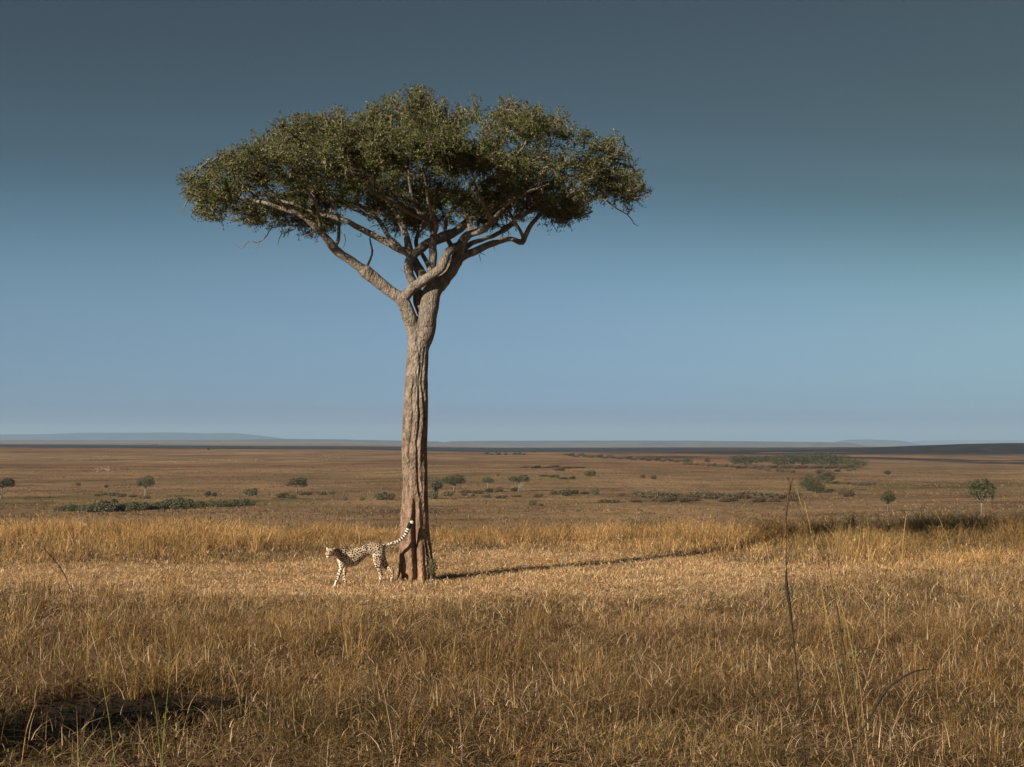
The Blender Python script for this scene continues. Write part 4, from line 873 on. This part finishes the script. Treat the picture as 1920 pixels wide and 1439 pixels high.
p_ = P(810, 1091, TD - 0.22); shrub_obj('sapling_shrub', Vector((p_.x, p_.y, gz(p_.x, p_.y))), 0.22, 0.50, 420, GREEN + OLV, 0.05, 'small green sapling sprouting at the right foot of the acacia trunk', stems=12)
# unseen bush added outside the frame to cast shadow over the shade-painted patch
shrub_obj('shadow_bush', Vector((-5.35, 11.1, gz(-5.35, 11.1))), 0.95, 1.35, 12000, OLV, 0.09, 'dense unseen bush added to shade the black patch', stems=40)

def far_crown(n, lobes, pal, leaf, seed):
    """leaf clumps over several uneven lobes (centre, radii)"""
    r = np.random.default_rng(seed); cs = []; 
    for (cx, cy, cz, rx, ry, rz) in lobes:
        m = int(n * rx * rz / sum(l[3] * l[5] for l in lobes)); v = r.normal(0, 1, (m, 3)); v /= np.linalg.norm(v, axis=1)[:, None]
        rr = r.uniform(0.35, 1.0, m) ** 0.45; w = 0.75 + 0.5 * fbm(v[:, 0] * 2.2 + cx * 3 + 20, v[:, 2] * 2.2 + v[:, 1] * 2.2 + 20, seed, 3)
        cs.append(np.stack([cx + v[:, 0] * rx * rr * w, cy + v[:, 1] * ry * rr * w, cz + v[:, 2] * rz * rr * w], 1))
    c = np.concatenate(cs); n = len(c); ax = r.normal(0, 1, (n, 3)); ax /= np.linalg.norm(ax, axis=1)[:, None]
    return leaf_mesh('foliage', c, ax, leaf * r.uniform(0.5, 1.4, n), leaf * 0.6 * r.uniform(0.6, 1.3, n), colmix(n, pal, jit=0.3))
DG = [(0.065, 0.075, 0.035), (0.05, 0.058, 0.028), (0.09, 0.095, 0.048)]
GG = [(0.10, 0.105, 0.06), (0.075, 0.08, 0.048), (0.125, 0.125, 0.075)]
# far tree prototypes, unit height 1, base at 0
def proto_mesh(kind, pal, seed):
    r = random.Random(seed)
    lob = {'round': [(-.16, 0, .70, .22, .24, .20), (.14, .05, .76, .26, .26, .22), (0, -.1, .62, .30, .28, .16), (.27, 0, .60, .17, .2, .14), (-.3, .05, .60, .17, .18, .13)],
           'fork': [(-.24, 0, .72, .22, .2, .16), (.22, 0, .78, .24, .22, .20), (.02, .1, .66, .18, .2, .14), (.36, -.05, .66, .12, .14, .12)],
           'lean': [(-.30, 0, .55, .22, .2, .10), (-.05, 0, .70, .26, .24, .20), (.20, 0, .72, .24, .24, .24), (.28, 0, .52, .16, .18, .14)],
           'flat': [(0, 0, .86, .80, .7, .10), (-.3, 0, .82, .4, .4, .08), (.35, .1, .90, .4, .4, .07)],
           'bushy': [(-.2, 0, .45, .34, .3, .38), (.18, .05, .55, .34, .3, .42), (0, -.1, .32, .48, .4, .30)],
           'open': [(-.22, 0, .66, .13, .13, .16), (.0, .05, .60, .18, .18, .22), (.12, 0, .84, .12, .12, .13), (.28, 0, .70, .14, .12, .14), (-.12, 0, .84, .10, .1, .10), (.33, .0, .52, .07, .07, .10), (-.3, 0, .80, .08, .08, .09)]}[kind]
    f = far_crown({'open': 1500, 'flat': 700}.get(kind, 1500), lob, pal, 0.055 if kind != 'open' else 0.05, seed)
    b = MB(); top = [Vector((l[0] * 0.8, l[1], l[2] - 0.05)) for l in lob]
    th = 0.034 if kind != 'open' else 0.026
    fork = Vector((0.01, 0, 0.36)) if kind != 'fork' else Vector((0, 0, 0.16))
    if kind == 'flat': fork = Vector((0, 0, 0.6)); th = 0.03
    b.tube([Vector((0, 0, -0.03)), Vector((0.015, 0, fork.z * 0.5)), fork], [th * 1.3, th, th * 0.9], seg=7)
    for t in top[:5]: b.tube([fork, (fork + t) / 2 + Vector((t.x * 0.15, 0, -0.02)), t], [th * 0.7, th * 0.5, th * 0.2], seg=5)
    return f, b.mesh('trunk')
PROTO = {k: proto_mesh(*v) for k, v in {'round_dark': ('round', DG, 1), 'round_grey': ('round', GG, 2), 'fork_grey': ('fork', GG, 3), 'lean_dark': ('lean', DG, 4), 'flat_dark': ('flat', DG, 5), 'open_dark': ('open', DG, 6), 'fork_dark': ('fork', DG, 7), 'bushy_dark': ('bushy', [(0.045, 0.055, 0.025), (0.035, 0.042, 0.02), (0.065, 0.07, 0.034)], 8), 'bushy_grey': ('bushy', [(0.070, 0.085, 0.038), (0.05, 0.06, 0.03), (0.095, 0.105, 0.05)], 9)}.items()}
M_PALEBARK = bark_mat('grey_pale_bark', (0.12, 0.10, 0.08), (0.24, 0.205, 0.17), (0.34, 0.30, 0.25), 0.5)
for f_, t_ in PROTO.values():
    f_.materials.append(M_LEAF); t_.materials.append(M_FARBARK)
def far_tree(kind, px, base, top, width, label, group=None, name='savanna_tree', rot=0, dist=None):
    p = hit(px, base) if dist is None else (lambda q_: Vector((q_.x, q_.y, gz(q_.x, q_.y))))(P(px, base, dist))
    h = max(p.y * (base - top) / F, 0.8) ; w = width * p.y / F
    r = empty(name, p, rot, label=label, cat='tree', group=group)
    if 'pale' in label: PROTO[kind][1].materials[0] = M_PALEBARK
    f_, t_ = PROTO[kind]; k = w / 0.78 if 'flat' not in kind else w / 1.5
    for nm, me in (('crown', f_), ('trunk', t_)):
        o = bpy.data.objects.new(nm, me); C.objects.link(o); o.parent = r; o.scale = (k, k, h * 1.05)
    return r
far_tree('fork_dark', 2, 936, 897, 44, 'dark fork stemmed tree on the lower plain, left of the green thicket')
far_tree('round_grey', 272, 932, 893, 32, 'slender grey green tree standing behind the left end of the green thicket')
far_tree('lean_dark', 556, 926, 896, 36, 'dark lopsided tree with a lower limb reaching left, above two brown bushes')
far_tree('round_grey', 817, 936, 898, 30, 'small round tree directly beside the acacia trunk with a thin pale stem', rot=1.2)
far_tree('round_dark', 851, 924, 890, 42, 'broad full crowned tree, largest of those just right of the acacia trunk')
far_tree('round_grey', 915, 917, 895, 26, 'smallest round tree among those right of the acacia trunk, over a black bush', rot=2.2)
far_tree('fork_grey', 972, 922, 891, 34, 'two lobed tree with a pale forked stem on the lower plain')
far_tree('round_dark', 1665, 961, 920, 30, 'small bushy tree with twin thin stems rising just beyond the grass edge', rot=.7)
far_tree('open_dark', 1840, 972, 898, 50, 'ragged open crowned tree with a pale slanting trunk at the grass edge')
far_tree('round_dark', 1664, 896, 882, 14, 'tiny lone round tree on the open plain below the burnt slope', rot=.4)
far_tree('bushy_dark', 1513, 918, 889, 24, 'left tree of the dark pair by the green gully', rot=.3)
far_tree('bushy_dark', 1530, 925, 892, 26, 'right, taller tree of the dark pair by the green gully', rot=1.9)
far_tree('bushy_dark', 1550, 906, 878, 26, 'round dark tree at the top of the gully above the dark pair', rot=2.5)
FT = 'flat topped acacia on the skyline beyond the burnt strip'
far_tree('flat_dark', 290, 836.8, 830.2, 14, 'widest flat topped acacia on the skyline above the burnt strip', 'flat topped acacias on the skyline', dist=3300)
far_tree('flat_dark', 355, 837.2, 833, 8, 'small flat topped acacia on the skyline, next after the widest one', 'flat topped acacias on the skyline', dist=3300)
far_tree('flat_dark', 400, 837.5, 834, 6, 'tiny flat topped acacia on the skyline, farthest from the widest one', 'flat topped acacias on the skyline', dist=3400)
# belt of green trees across the right middle distance
belt = [(1378, 871, 858, 22), (1396, 872, 856, 26), (1418, 869, 855, 24), (1436, 867, 857, 22), (1452, 869, 855, 18), (1470, 876, 857, 30), (1488, 870, 856, 18), (1504, 872, 858, 24), (1522, 871, 855, 26), (1540, 873, 853, 28), (1556, 874, 854, 30), (1574, 875, 856, 28), (1606, 878, 861, 30), (1326, 868, 860, 10), (1290, 871, 860, 14)]
belt.sort(); ORD2 = 'first second third fourth fifth sixth seventh eighth ninth tenth eleventh twelfth thirteenth fourteenth fifteenth'.split()
for i, (a, q_, t, w) in enumerate(belt):
    far_tree('bushy_dark' if i % 2 else 'bushy_grey', a, q_, q_ - (q_ - t) * 1.25, w * 1.2, 'green tree, %s from the left in the wooded belt below the burnt slope' % ORD2[i], 'trees in the wooded belt', rot=i * 0.9)
# scrub bushes on the lower plain
def bush_mesh(pal, seed, n=1000):
    return far_crown(n, [(-.22, 0, .42, .30, .3, .36), (.2, .05, .5, .30, .3, .42), (0, -.1, .3, .42, .4, .3)], pal, 0.12, seed)
BM = {'green': bush_mesh([(0.125, 0.125, 0.07), (0.095, 0.098, 0.055), (0.165, 0.16, 0.095)], 11), 'dark': bush_mesh(DG, 12), 'olive': bush_mesh([(0.145, 0.125, 0.07), (0.11, 0.095, 0.055), (0.18, 0.15, 0.09)], 13), 'dry': bush_mesh([(0.15, 0.11, 0.07), (0.11, 0.08, 0.05), (0.19, 0.14, 0.09)], 14)}
for m in BM.values(): m.materials.append(M_LEAF)
ORD = 'first second third fourth fifth sixth seventh eighth ninth tenth eleventh twelfth thirteenth fourteenth fifteenth sixteenth seventeenth eighteenth nineteenth twentieth'.split()
ORD += ['twenty-' + o for o in ORD[:9]] + ['thirtieth']
def bush(kind, px, base, top, width, label, group=None, d0=120.0, cat='bush'):
    p = hit(px, base, d0); h = p.y * (base - top) / F; w = width * p.y / F
    o = bpy.data.objects.new('bush', BM[kind]); C.objects.link(o); o.location = p; o.location.z -= h * 0.04
    o.scale = (w / 1.0, w / 1.0 * 0.8, h / 0.88); o.rotation_euler = (0, 0, random.uniform(-0.5, 0.5))
    return tag(o, label, cat, group)
PLACES = {}
def place(label, px):
    """numbers look-alike scrub from the left; filled in once all of it stands"""
    PLACES.setdefault(label, []).append(px); return label + '|%g' % px
# long green thicket, left
for i, (a, base, top, w) in enumerate([(112, 959, 949, 22), (130, 959, 947, 26), (148, 959, 948, 24), (165, 960, 945, 28), (184, 960, 943, 30), (203, 960, 939, 34), (222, 959, 945, 28), (243, 957, 943, 30), (262, 957, 944, 30), (283, 956, 943, 32), (305, 955, 941, 34), (326, 955, 936, 38), (345, 953, 935, 34), (366, 952, 942, 32), (388, 951, 941, 32), (410, 951, 940, 32), (432, 950, 939, 34), (452, 949, 937, 34), (468, 948, 940, 20)]):
    bush('green', a, base, base - (base - top) * (1.2 if i % 3 else 1.0), w * 1.1, 'rounded green bush, %s from the left end of the long thicket' % ORD[i], 'bushes of the long green thicket')
bush('green', 470, 930, 915, 27, 'bright green dome shaped bush standing alone above the thicket')
bush('dark', 390, 930, 921, 12, 'left half of a small dark twin bush on the left plain'); bush('dark', 402, 931, 923, 10, 'right half of a small dark twin bush on the left plain')
bush('dry', 530, 934, 923, 26, 'brown leafless bush below the lopsided tree'); bush('olive', 546, 935, 927, 18, 'low olive bush right of the brown leafless one'); bush('dry', 572, 929, 922, 26, 'low brown scrub touching the foot of the lopsided tree')
for i, (a, base, top, w, k) in enumerate([(196, 929, 924, 16, 'olive'), (212, 930, 923, 20, 'olive'), (228, 932, 925, 18, 'olive'), (248, 933, 927, 16, 'dry'), (146, 911, 904, 10, 'olive'), (199, 915, 909, 8, 'dark'), (182, 931, 926, 12, 'olive'), (275, 935, 930, 14, 'olive')]):
    bush(k, a, base, top, w, place('low olive scrub around the slender grey green tree', a), 'low scrub near the slender tree')
bush('green', 714, 938, 922, 24, 'grey green bush touching the left side of the acacia trunk'); bush('olive', 730, 938, 924, 22, 'olive bush partly behind the acacia trunk')
for a, base, top, w in ((647, 939, 930, 10), (679, 939, 932, 10), (606, 929, 923, 14), (622, 928, 922, 12)): bush('olive', a, base, top, w, 'tiny olive bush on the plain left of the trunk', 'tiny bushes left of the trunk')
bush('green', 812, 936, 918, 22, 'green bush behind the thin pale stem beside the trunk'); bush('olive', 840, 931, 920, 22, 'olive bush below the broad full crowned tree')
bush('dark', 917, 924, 915, 16, 'black dense bush under the smallest round tree'); bush('dry', 935, 923, 912, 18, 'round brown bush right of the black one'); bush('dark', 964, 922, 914, 14, 'dark bush left of the pale forked stem')
for a, base, top, w, k in ((872, 925, 918, 26, 'dry'), (895, 926, 919, 24, 'olive'), (912, 934, 927, 16, 'green'), (938, 935, 929, 26, 'olive'), (887, 931, 927, 8, 'dark'), (1008, 933, 926, 20, 'olive'), (870, 930, 923, 12, 'olive'), (968, 932, 928, 20, 'dry')):
    bush(k, a, base, top, w, place('low scrub among the trees right of the acacia trunk', a), 'low scrub among the right hand trees')
for a, base, top, w, k in ((1042, 928, 920, 26, 'olive'), (1060, 930, 917, 28, 'green'), (1076, 927, 919, 20, 'dark'), (1096, 927, 921, 20, 'dry'), (1115, 928, 917, 17, 'green'), (1165, 930, 924, 14, 'olive'), (1194, 929, 922, 16, 'green'), (1130, 943, 936, 20, 'olive'), (1150, 943, 936, 24, 'olive'), (1190, 942, 937, 26, 'dry'), (998, 948, 937, 16, 'olive'), (1015, 949, 945, 8, 'dark')):
    bush(k, a, base, top, w, place('scrub between the forked tree and the olive hedge', a), 'scrub bushes on the middle plain')
for i, a in enumerate(range(1215, 1500, 15)):
    bush(('olive', 'dry', 'olive', 'green')[i % 4], a, 934 + (i % 3), 921 + (i * 7) % 6, 36, 'olive scrub bush, %s from the left end of the long olive hedge' % ORD[i], 'bushes of the long olive hedge')
for i, a in enumerate((1232, 1246, 1262, 1283, 1300, 1358, 1372, 1420, 1434, 1450, 1484)):
    bush('dry', a, 940 + (i % 2) * 2, 932 + (i * 5) % 5, 26, 'brown leafless scrub, %s from the left in front of the olive hedge' % ORD[i], 'brown scrub before the hedge')
bush('dry', 1590, 932, 917, 26, 'large brown leafless bush right of the green gully'); bush('dry', 1578, 928, 914, 18, 'smaller brown leafless bush leaning on the large one')
for a, base, top, w, k in ((1519, 921, 912, 14, 'dark'), (1528, 923, 914, 12, 'dark'), (1545, 922, 916, 22, 'olive'), (1555, 921, 917, 20, 'dark'), (1566, 908, 902, 12, 'dark'), (1540, 900, 890, 18, 'green'), (1552, 893, 886, 14, 'dry'), (1535, 888, 880, 14, 'dry'), (1570, 885, 880, 12, 'dark'), (1592, 884, 878, 12, 'olive'), (1575, 878, 871, 18, 'dry'), (1600, 882, 876, 12, 'green')):
    bush(k, a, base, top, w, place('scrub growing in the green gully', a), 'bushes in the gully')
for a, base, top, w in ((1602, 910, 904, 14), (1614, 911, 903, 16), (1626, 911, 903, 14), (1638, 910, 902, 10), (1590, 908, 903, 14)): bush('dry', a, base, top, w, 'brown scrub in the short row below the tiny lone tree', 'brown scrub row')
for i, a in enumerate(list(range(1284, 1376, 11)) + [1408, 1424, 1436, 1440, 1459, 1467, 1476, 1486]):
    base = float(np.interp(a, [1280, 1376, 1440, 1490], [872, 877, 883, 887])); bush('dry' if i % 3 else 'olive', a, base, base - 6 - (i % 2), 11, 'small grey brown bush, %s from the left on the crest below the wooded belt' % ORD[i], 'bushes dotting the crest')
for i, a in enumerate(range(1384, 1600, 14)): bush('dry', a, 879 - (i % 2), 872, 18, 'grey brown scrub, %s from the left under the wooded belt' % ORD[i], 'scrub under the wooded belt')
for i, a in enumerate(list(range(1062, 1290, 9))):
    base = float(np.interp(a, [1060, 1290], [854, 866])) + (i % 3) * 1.2; bush(('olive', 'dark', 'dry')[i % 3], a, base, base - 4 - (i % 2) * 2, 13, 'blue grey scrub, %s from the left along the far edge of the plain' % ORD[i], 'scrub along the far edge')
for a, base, top, w, k in ((913, 852, 848.5, 10, 'dark'), (921, 853, 849.5, 9, 'olive'), (935, 853, 848.5, 8, 'dark'), (948, 853, 849.5, 7, 'dark'), (965, 853, 849, 8, 'dark'), (974, 852.5, 848.5, 8, 'dark'), (982, 853, 850, 7, 'dark'), (930, 850, 846.8, 6, 'dark'), (1002, 849, 846.5, 4, 'dark')):
    bush(k, a, base, top, w, place('small dark tree clump on the far ridge right of the trunk', a), 'dark clumps on the far ridge', cat='tree clump')
for a, base, top, w, k in ((984, 878, 874, 14, 'dry'), (1005, 879, 873, 20, 'dark'), (1025, 878, 875, 26, 'dry'), (1038, 877, 872, 22, 'dry'), (1048, 883, 877, 22, 'dry'), (1060, 879, 875, 30, 'dry'), (1085, 878, 875, 26, 'dry'), (1020, 894, 890, 20, 'dry'), (1038, 896, 890, 22, 'olive'), (1055, 899, 894, 20, 'dry'), (1073, 899, 893, 12, 'dark'), (1106, 893, 882, 24, 'olive'), (933, 893, 886, 8, 'olive'), (1205, 897, 889, 10, 'dry'), (1225, 899, 890, 12, 'dry')):
    bush(k, a, base, top, w, place('brown scrub on the slope above the forked tree', a), 'brown scrub on the middle slope')
for o in bpy.data.objects:
    if '|' in str(o.get('label', '')):
        l, p0 = o['label'].split('|'); xs_ = sorted(PLACES[l]); o['label'] = l.replace('scrub', ORD[xs_.index(float(p0))] + ' scrub from the left,', 1) if 'scrub' in l else ORD[xs_.index(float(p0))] + ' from the left, ' + l
# big shrubs just beyond the plateau edge
def edge_shrub(px, top, d, rad, pal, label, n=900):
    x = (px - CX) / F * d; z0 = gz(x, d); zt = EYE - (top - 828) / F * d
    shrub_obj('shrub', Vector((x, d, z0)), rad, max(zt - z0, 0.5), n, pal, 0.055, label, stems=16, spiky=0.2)
edge_shrub(1190, 962, 41, 0.5, OLV + DRY, 'grey olive shrub poking over the golden grass right of centre'); edge_shrub(1238, 964, 41, 0.5, DRY + OLV, 'wispy brown shrub next to the grey olive shrub above the grass')
edge_shrub(1590, 964, 44, 0.5, OLV, 'dull olive shrub behind the dark grass, left of the twin stemmed tree'); edge_shrub(1740, 957, 46, 1.0, DRY + OLV, 'wide brown grey shrub behind the dark grass on the right', 2600); edge_shrub(1800, 948, 50, 0.45, DRY, 'narrow purple brown shrub left of the ragged tree')
edge_shrub(1862, 944, 60, 1.3, DRY, 'rounded purple brown leafless shrub right of the ragged tree', 4200); edge_shrub(1915, 950, 60, 0.8, DRY + OLV, 'brown shrub cut by the right edge beyond the grass', 1500)
edge_shrub(945, 968, 42, 0.45, DRY, 'thin brown shrub over the grass right of the trunk', 500)

# grazing herds on the far slope
def animal_mesh(pal):
    b = MB(); b.tube([(-.55, 0, .82), (-.3, 0, .86), (.1, 0, .84), (.45, 0, .88), (.62, 0, .98)], [.14, .23, .24, .22, .13], seg=8)
    b.tube([(.55, 0, .98), (.78, 0, .75), (.92, 0, .45)], [.13, .10, .08], seg=6); b.ball((.98, 0, .36), (.15, .07, .08), nu=6, nv=4)
    for x in (-.45, .42):
        for y in (-.1, .1): b.tube([(x, y, .78), (x + .03, y, .4), (x, y, 0)], [.08, .045, .035], seg=5)
    b.tube([(-.6, 0, .9), (-.72, 0, .6)], [.03, .02], seg=4); b.tube([(.95, .04, .5), (.9, .06, .66)], [.02, .01], seg=4); b.tube([(.95, -.04, .5), (.9, -.06, .66)], [.02, .01], seg=4)
    me = b.mesh('grazing_antelope'); m, nt, ln, bs = mat('hide', 0.85, 0.1); tcn = nt.new('ShaderNodeTexCoord')
    ln.new(ramp_node(nt, ln, noise_node(nt, ln, tcn.outputs['Object'], 4), [(0.35, pal[0]), (0.65, pal[1])]), bs.inputs['Base Color']); me.materials.append(m); return me
AM = {'pale': animal_mesh(((0.34, 0.28, 0.21), (0.52, 0.45, 0.36))), 'brown': animal_mesh(((0.09, 0.065, 0.045), (0.15, 0.11, 0.075)))}
def herd(n, cx, cy, sx, sy, share_pale, label, group, seed):
    r = random.Random(seed)
    for i in range(n):
        p = hit(cx + r.gauss(0, sx), max(cy + r.gauss(0, sy), 845), 400)
        o = bpy.data.objects.new('grazing_antelope', AM['pale' if r.random() < share_pale else 'brown']); C.objects.link(o)
        o.location = p; s = r.uniform(0.45, 0.65); o.scale = (s, s, s); o.rotation_euler = (0, 0, r.choice((0, math.pi)) + r.uniform(-.7, .7)); tag(o, label, 'antelope', group)
herd(24, 196, 881, 13, 2.8, .9, 'tiny pale animal in the tight herd on the far left slope', 'tight pale herd on the left slope', 1)
herd(10, 265, 866, 9, 1.2, .35, 'tiny animal in the dark bunched herd above the slender tree', 'dark bunched herd', 2)
herd(22, 130, 862, 45, 2.2, .25, 'tiny animal scattered along the upper left slope', 'scattered herd on the upper left slope', 3)
herd(16, 197, 855, 12, 1.5, .5, 'tiny animal in the small group highest on the left slope', 'highest small group', 4)
herd(22, 375, 852, 25, 2, .2, 'tiny brown animal grazing near the ridge crest', 'brown herd near the ridge crest', 5)
herd(10, 327, 867, 5, 1, .4, 'tiny animal beside the small bush on the left ridge slope', 'group beside the small ridge bush', 6)
herd(18, 440, 865, 35, 1.5, .6, 'tiny pale animal strung along the slope below the crest', 'strung out pale animals', 7)
herd(26, 605, 857, 20, 2.5, .6, 'tiny animal in the herd on the ridge left of the trunk', 'herd on the ridge left of the trunk', 8)
herd(12, 530, 850, 40, 1.5, .5, 'tiny animal grazing on the crest between the herds', 'animals between the herds', 9)
bush('dark', 391, 844, 839.8, 6, 'small dark round bush on the skyline ridge near the herds')

# ------------------------------------------------------------------ single stalks in front
def stalk(pts, d, r0, r1, matr, label, head=None, d2=None, name='grass_stalk', upper=None, base_at=False):
    """pts = photo pixels from the foot up, at depth d; the foot is run down to the ground"""
    d2 = d2 or d; n = len(pts); P3 = [P(a, b_, d + (d2 - d) * i / (n - 1)) for i, (a, b_) in enumerate(pts)]
    f = P3[0]; g = gz(f.x, f.y)
    if f.z > g + 0.05 and not base_at:
        t = (P3[0] - P3[1]).normalized(); t = Vector((t.x * 0.5, 0, -1)).normalized(); k = (f.z - g) / -t.z; P3.insert(0, f + t * (k + 0.02))
    root = empty(name, P3[0], label=label, cat='grass stalk'); o_ = P3[0]
    sp = spline([(*(p - o_), 0) for p in P3], 0.03); m = len(sp); rad = np.linspace(r0, r1, m)
    b = MB(); b.tube(sp[:, :3], rad, seg=7); b.build('stem', matr, root)
    if upper:
        su = spline([(*(P(a, b_, d) - o_), 0) for a, b_ in upper], 0.02); b = MB(); b.tube(su[:, :3], np.linspace(r1 * 0.75, r1 * 0.5, len(su)), seg=6); b.build('stem', M_REDSTEM, root)
        b = MB(); b.tube(su[-12:, :3], [0.0042] * 12, seg=6, rough=.4); b.build('seed_head', M_REDSTEM, root)
    if head:   # (from, to) shares of the length, radius, bristles
        a0, a1, hr, matl = head; i0, i1 = int(m * a0), max(int(m * a1), int(m * a0) + 3); seg_ = sp[i0:i1, :3]; k = len(seg_)
        rr = hr * np.sin(np.linspace(0.15, math.pi - 0.2, k)) ** 0.6
        b = MB(); b.tube(seg_, np.maximum(rr, 0.0015), seg=8, rough=0.35, seed=3)
        for j in range(0, k):
            for _ in range(4):
                v = Vector(seg_[j]); e = v + Vector((random.gauss(0, 1), random.gauss(0, 1), abs(random.gauss(0, 1)) + .8)).normalized() * hr * random.uniform(1.5, 3.2); b.tube([v, e], [0.0012, 0.0006], seg=3)
        b.build('seed_head', matl, root)
    return root
stalk([(1510, 1439), (1500, 1330), (1492, 1240), (1482, 1150), (1475, 1100), (1474, 1075), (1474, 1044)], 6.5, 0.0050, 0.0030, M_DARKSTEM, 'tallest dark grass stalk rising toward the horizon, black seed head at mid height', head=(0.84, 0.995, 0.0075, M_DARKSTEM),
      upper=[(1474, 1050), (1475, 1020), (1473, 990), (1474, 960), (1478, 930), (1482, 908), (1487, 896)])
stalk([(1476, 1060), (1480, 1020), (1474, 985), (1478, 945), (1482, 912), (1478, 899), (1471, 893)], 6.55, 0.0022, 0.0014, M_REDSTEM, 'thin red brown shoot twisted round the top of the tallest dark stalk', head=(0.75, 0.99, 0.0045, M_REDSTEM), base_at=True)
stalk([(1590, 1439), (1612, 1380), (1640, 1330), (1660, 1296), (1690, 1272), (1718, 1258), (1742, 1256)], 7.5, 0.0050, 0.003, M_DARKSTEM, 'dark stalk bending over to the right near the bottom of the view', head=(0.70, 0.99, 0.0075, M_DARKSTEM))
stalk([(1562, 1100), (1552, 1070), (1540, 1040), (1525, 1010), (1508, 978), (1497, 950), (1490, 925), (1485, 905)], 9.0, 0.0042, 0.0022, M_REDSTEM, 'thin brown stalk slanting left toward the tallest dark stalk', head=(0.4, 0.75, 0.006, M_REDSTEM))
stalk([(1518, 985), (1510, 965), (1500, 940), (1494, 915)], 9.1, 0.0032, 0.0018, M_STRAW, 'short pale shoot beside the slanting brown stalk')
stalk([(1612, 1285), (1600, 1230), (1590, 1180), (1576, 1130), (1565, 1090), (1560, 1060)], 9.5, 0.0030, 0.0015, M_STRAW, 'golden straw stalk leaning left, standing behind the bending dark stalk')
stalk([(1600, 1250), (1592, 1200), (1583, 1160), (1572, 1110), (1556, 1075)], 9.6, 0.0030, 0.0015, M_GREENSTEM, 'yellow green stalk beside the golden leaning straw')
stalk([(217, 1439), (212, 1400), (205, 1350), (198, 1310), (193, 1285), (190, 1265), (186, 1240)], 10.2, 0.0052, 0.0025, M_GREENSTEM, 'green and orange reed stalk crossing the black patch, leaning left')
stalk([(304, 1439), (306, 1390), (310, 1350), (314, 1305), (317, 1270), (318, 1215), (319, 1130)], 10.2, 0.0050, 0.002, M_GREENSTEM, 'upright green and orange reed stalk at the right side of the black patch')
stalk([(302, 1430), (298, 1390), (294, 1350), (288, 1310), (280, 1290), (262, 1268)], 10.3, 0.0042, 0.002, M_GREENSTEM, 'green stalk leaning left behind the upright reed')
stalk([(140, 1130), (133, 1108), (122, 1080), (108, 1058), (94, 1042), (80, 1026), (66, 1015), (58, 1009)], 11.5, 0.0018, 0.0012, M_REDSTEM, 'dark thin stalk curving left over the golden grass on the left', head=(0.70, 0.99, 0.0042, M_DARKSTEM))
stalk([(48, 1380), (56, 1350), (62, 1332), (72, 1310), (84, 1292), (96, 1265), (104, 1245), (118, 1232)], 11.0, 0.0026, 0.0015, M_REDSTEM, 'pale knotted stalk leaning right at the left end of the black patch', head=(0.1, 0.7, 0.0042, M_STRAW))
stalk([(767, 1105), (767, 1085), (767, 1068)], 24.6, 0.006, 0.003, M_STRAW, 'single pale straw standing in front of the trunk foot')
stalk([(1693, 1020), (1695, 1000), (1698, 975), (1700, 964)], 28.5, 0.008, 0.004, M_STRAW, 'thick golden straw upright before the dark grass on the right', head=(0.4, 0.98, 0.009, M_STRAW))
stalk([(1775, 1005), (1768, 990), (1760, 970), (1753, 957)], 28.5, 0.006, 0.003, M_STRAW, 'pale straw leaning left over the dark grass on the right')
stalk([(445, 1290), (435, 1260), (425, 1235), (414, 1205), (408, 1190)], 13.5, 0.005, 0.003, M_STRAW, 'bright straw leaning left in the middle of the left foreground')
stalk([(165, 1180), (166, 1150), (167, 1120)], 15.5, 0.0055, 0.003, M_STRAW, 'short bright straw standing upright in the left grass')
stalk([(660, 1440), (648, 1400), (600, 1370), (575, 1355)], 11.4, 0.003, 0.002, M_REDSTEM, 'thin red brown stalk leaning left at the bottom edge of the grass')
stalk([(1660, 1215), (1659, 1150), (1658, 1120), (1656, 1085)], 17, 0.0065, 0.003, M_STRAW, 'tall pale straw upright in the right middle grass')

# ------------------------------------------------------------------ haze
hz = MB(); s_ = 26000.0
zb, zt = -60.0, 460.0
me = bpy.data.meshes.new('haze'); me.from_pydata([(x, y, z) for z in (zb, zt) for y in (-61000, 61000) for x in (-61000, 61000)], [], [(0, 2, 3, 1), (4, 5, 7, 6), (0, 1, 5, 4), (2, 6, 7, 3), (0, 4, 6, 2), (1, 3, 7, 5)])
mh = bpy.data.materials.new('haze'); mh.use_nodes = True; nt = mh.node_tree.nodes; nt.remove(nt['Principled BSDF'])
v = nt.new('ShaderNodeVolumePrincipled'); v.inputs['Color'].default_value = (0.50, 0.74, 1.0, 1); v.inputs['Density'].default_value = 0.000048; v.inputs['Anisotropy'].default_value = 0.0
mh.node_tree.links.new(v.outputs[0], nt['Material Output'].inputs['Volume'])
tag(link('haze', me, mh), kind='stuff')
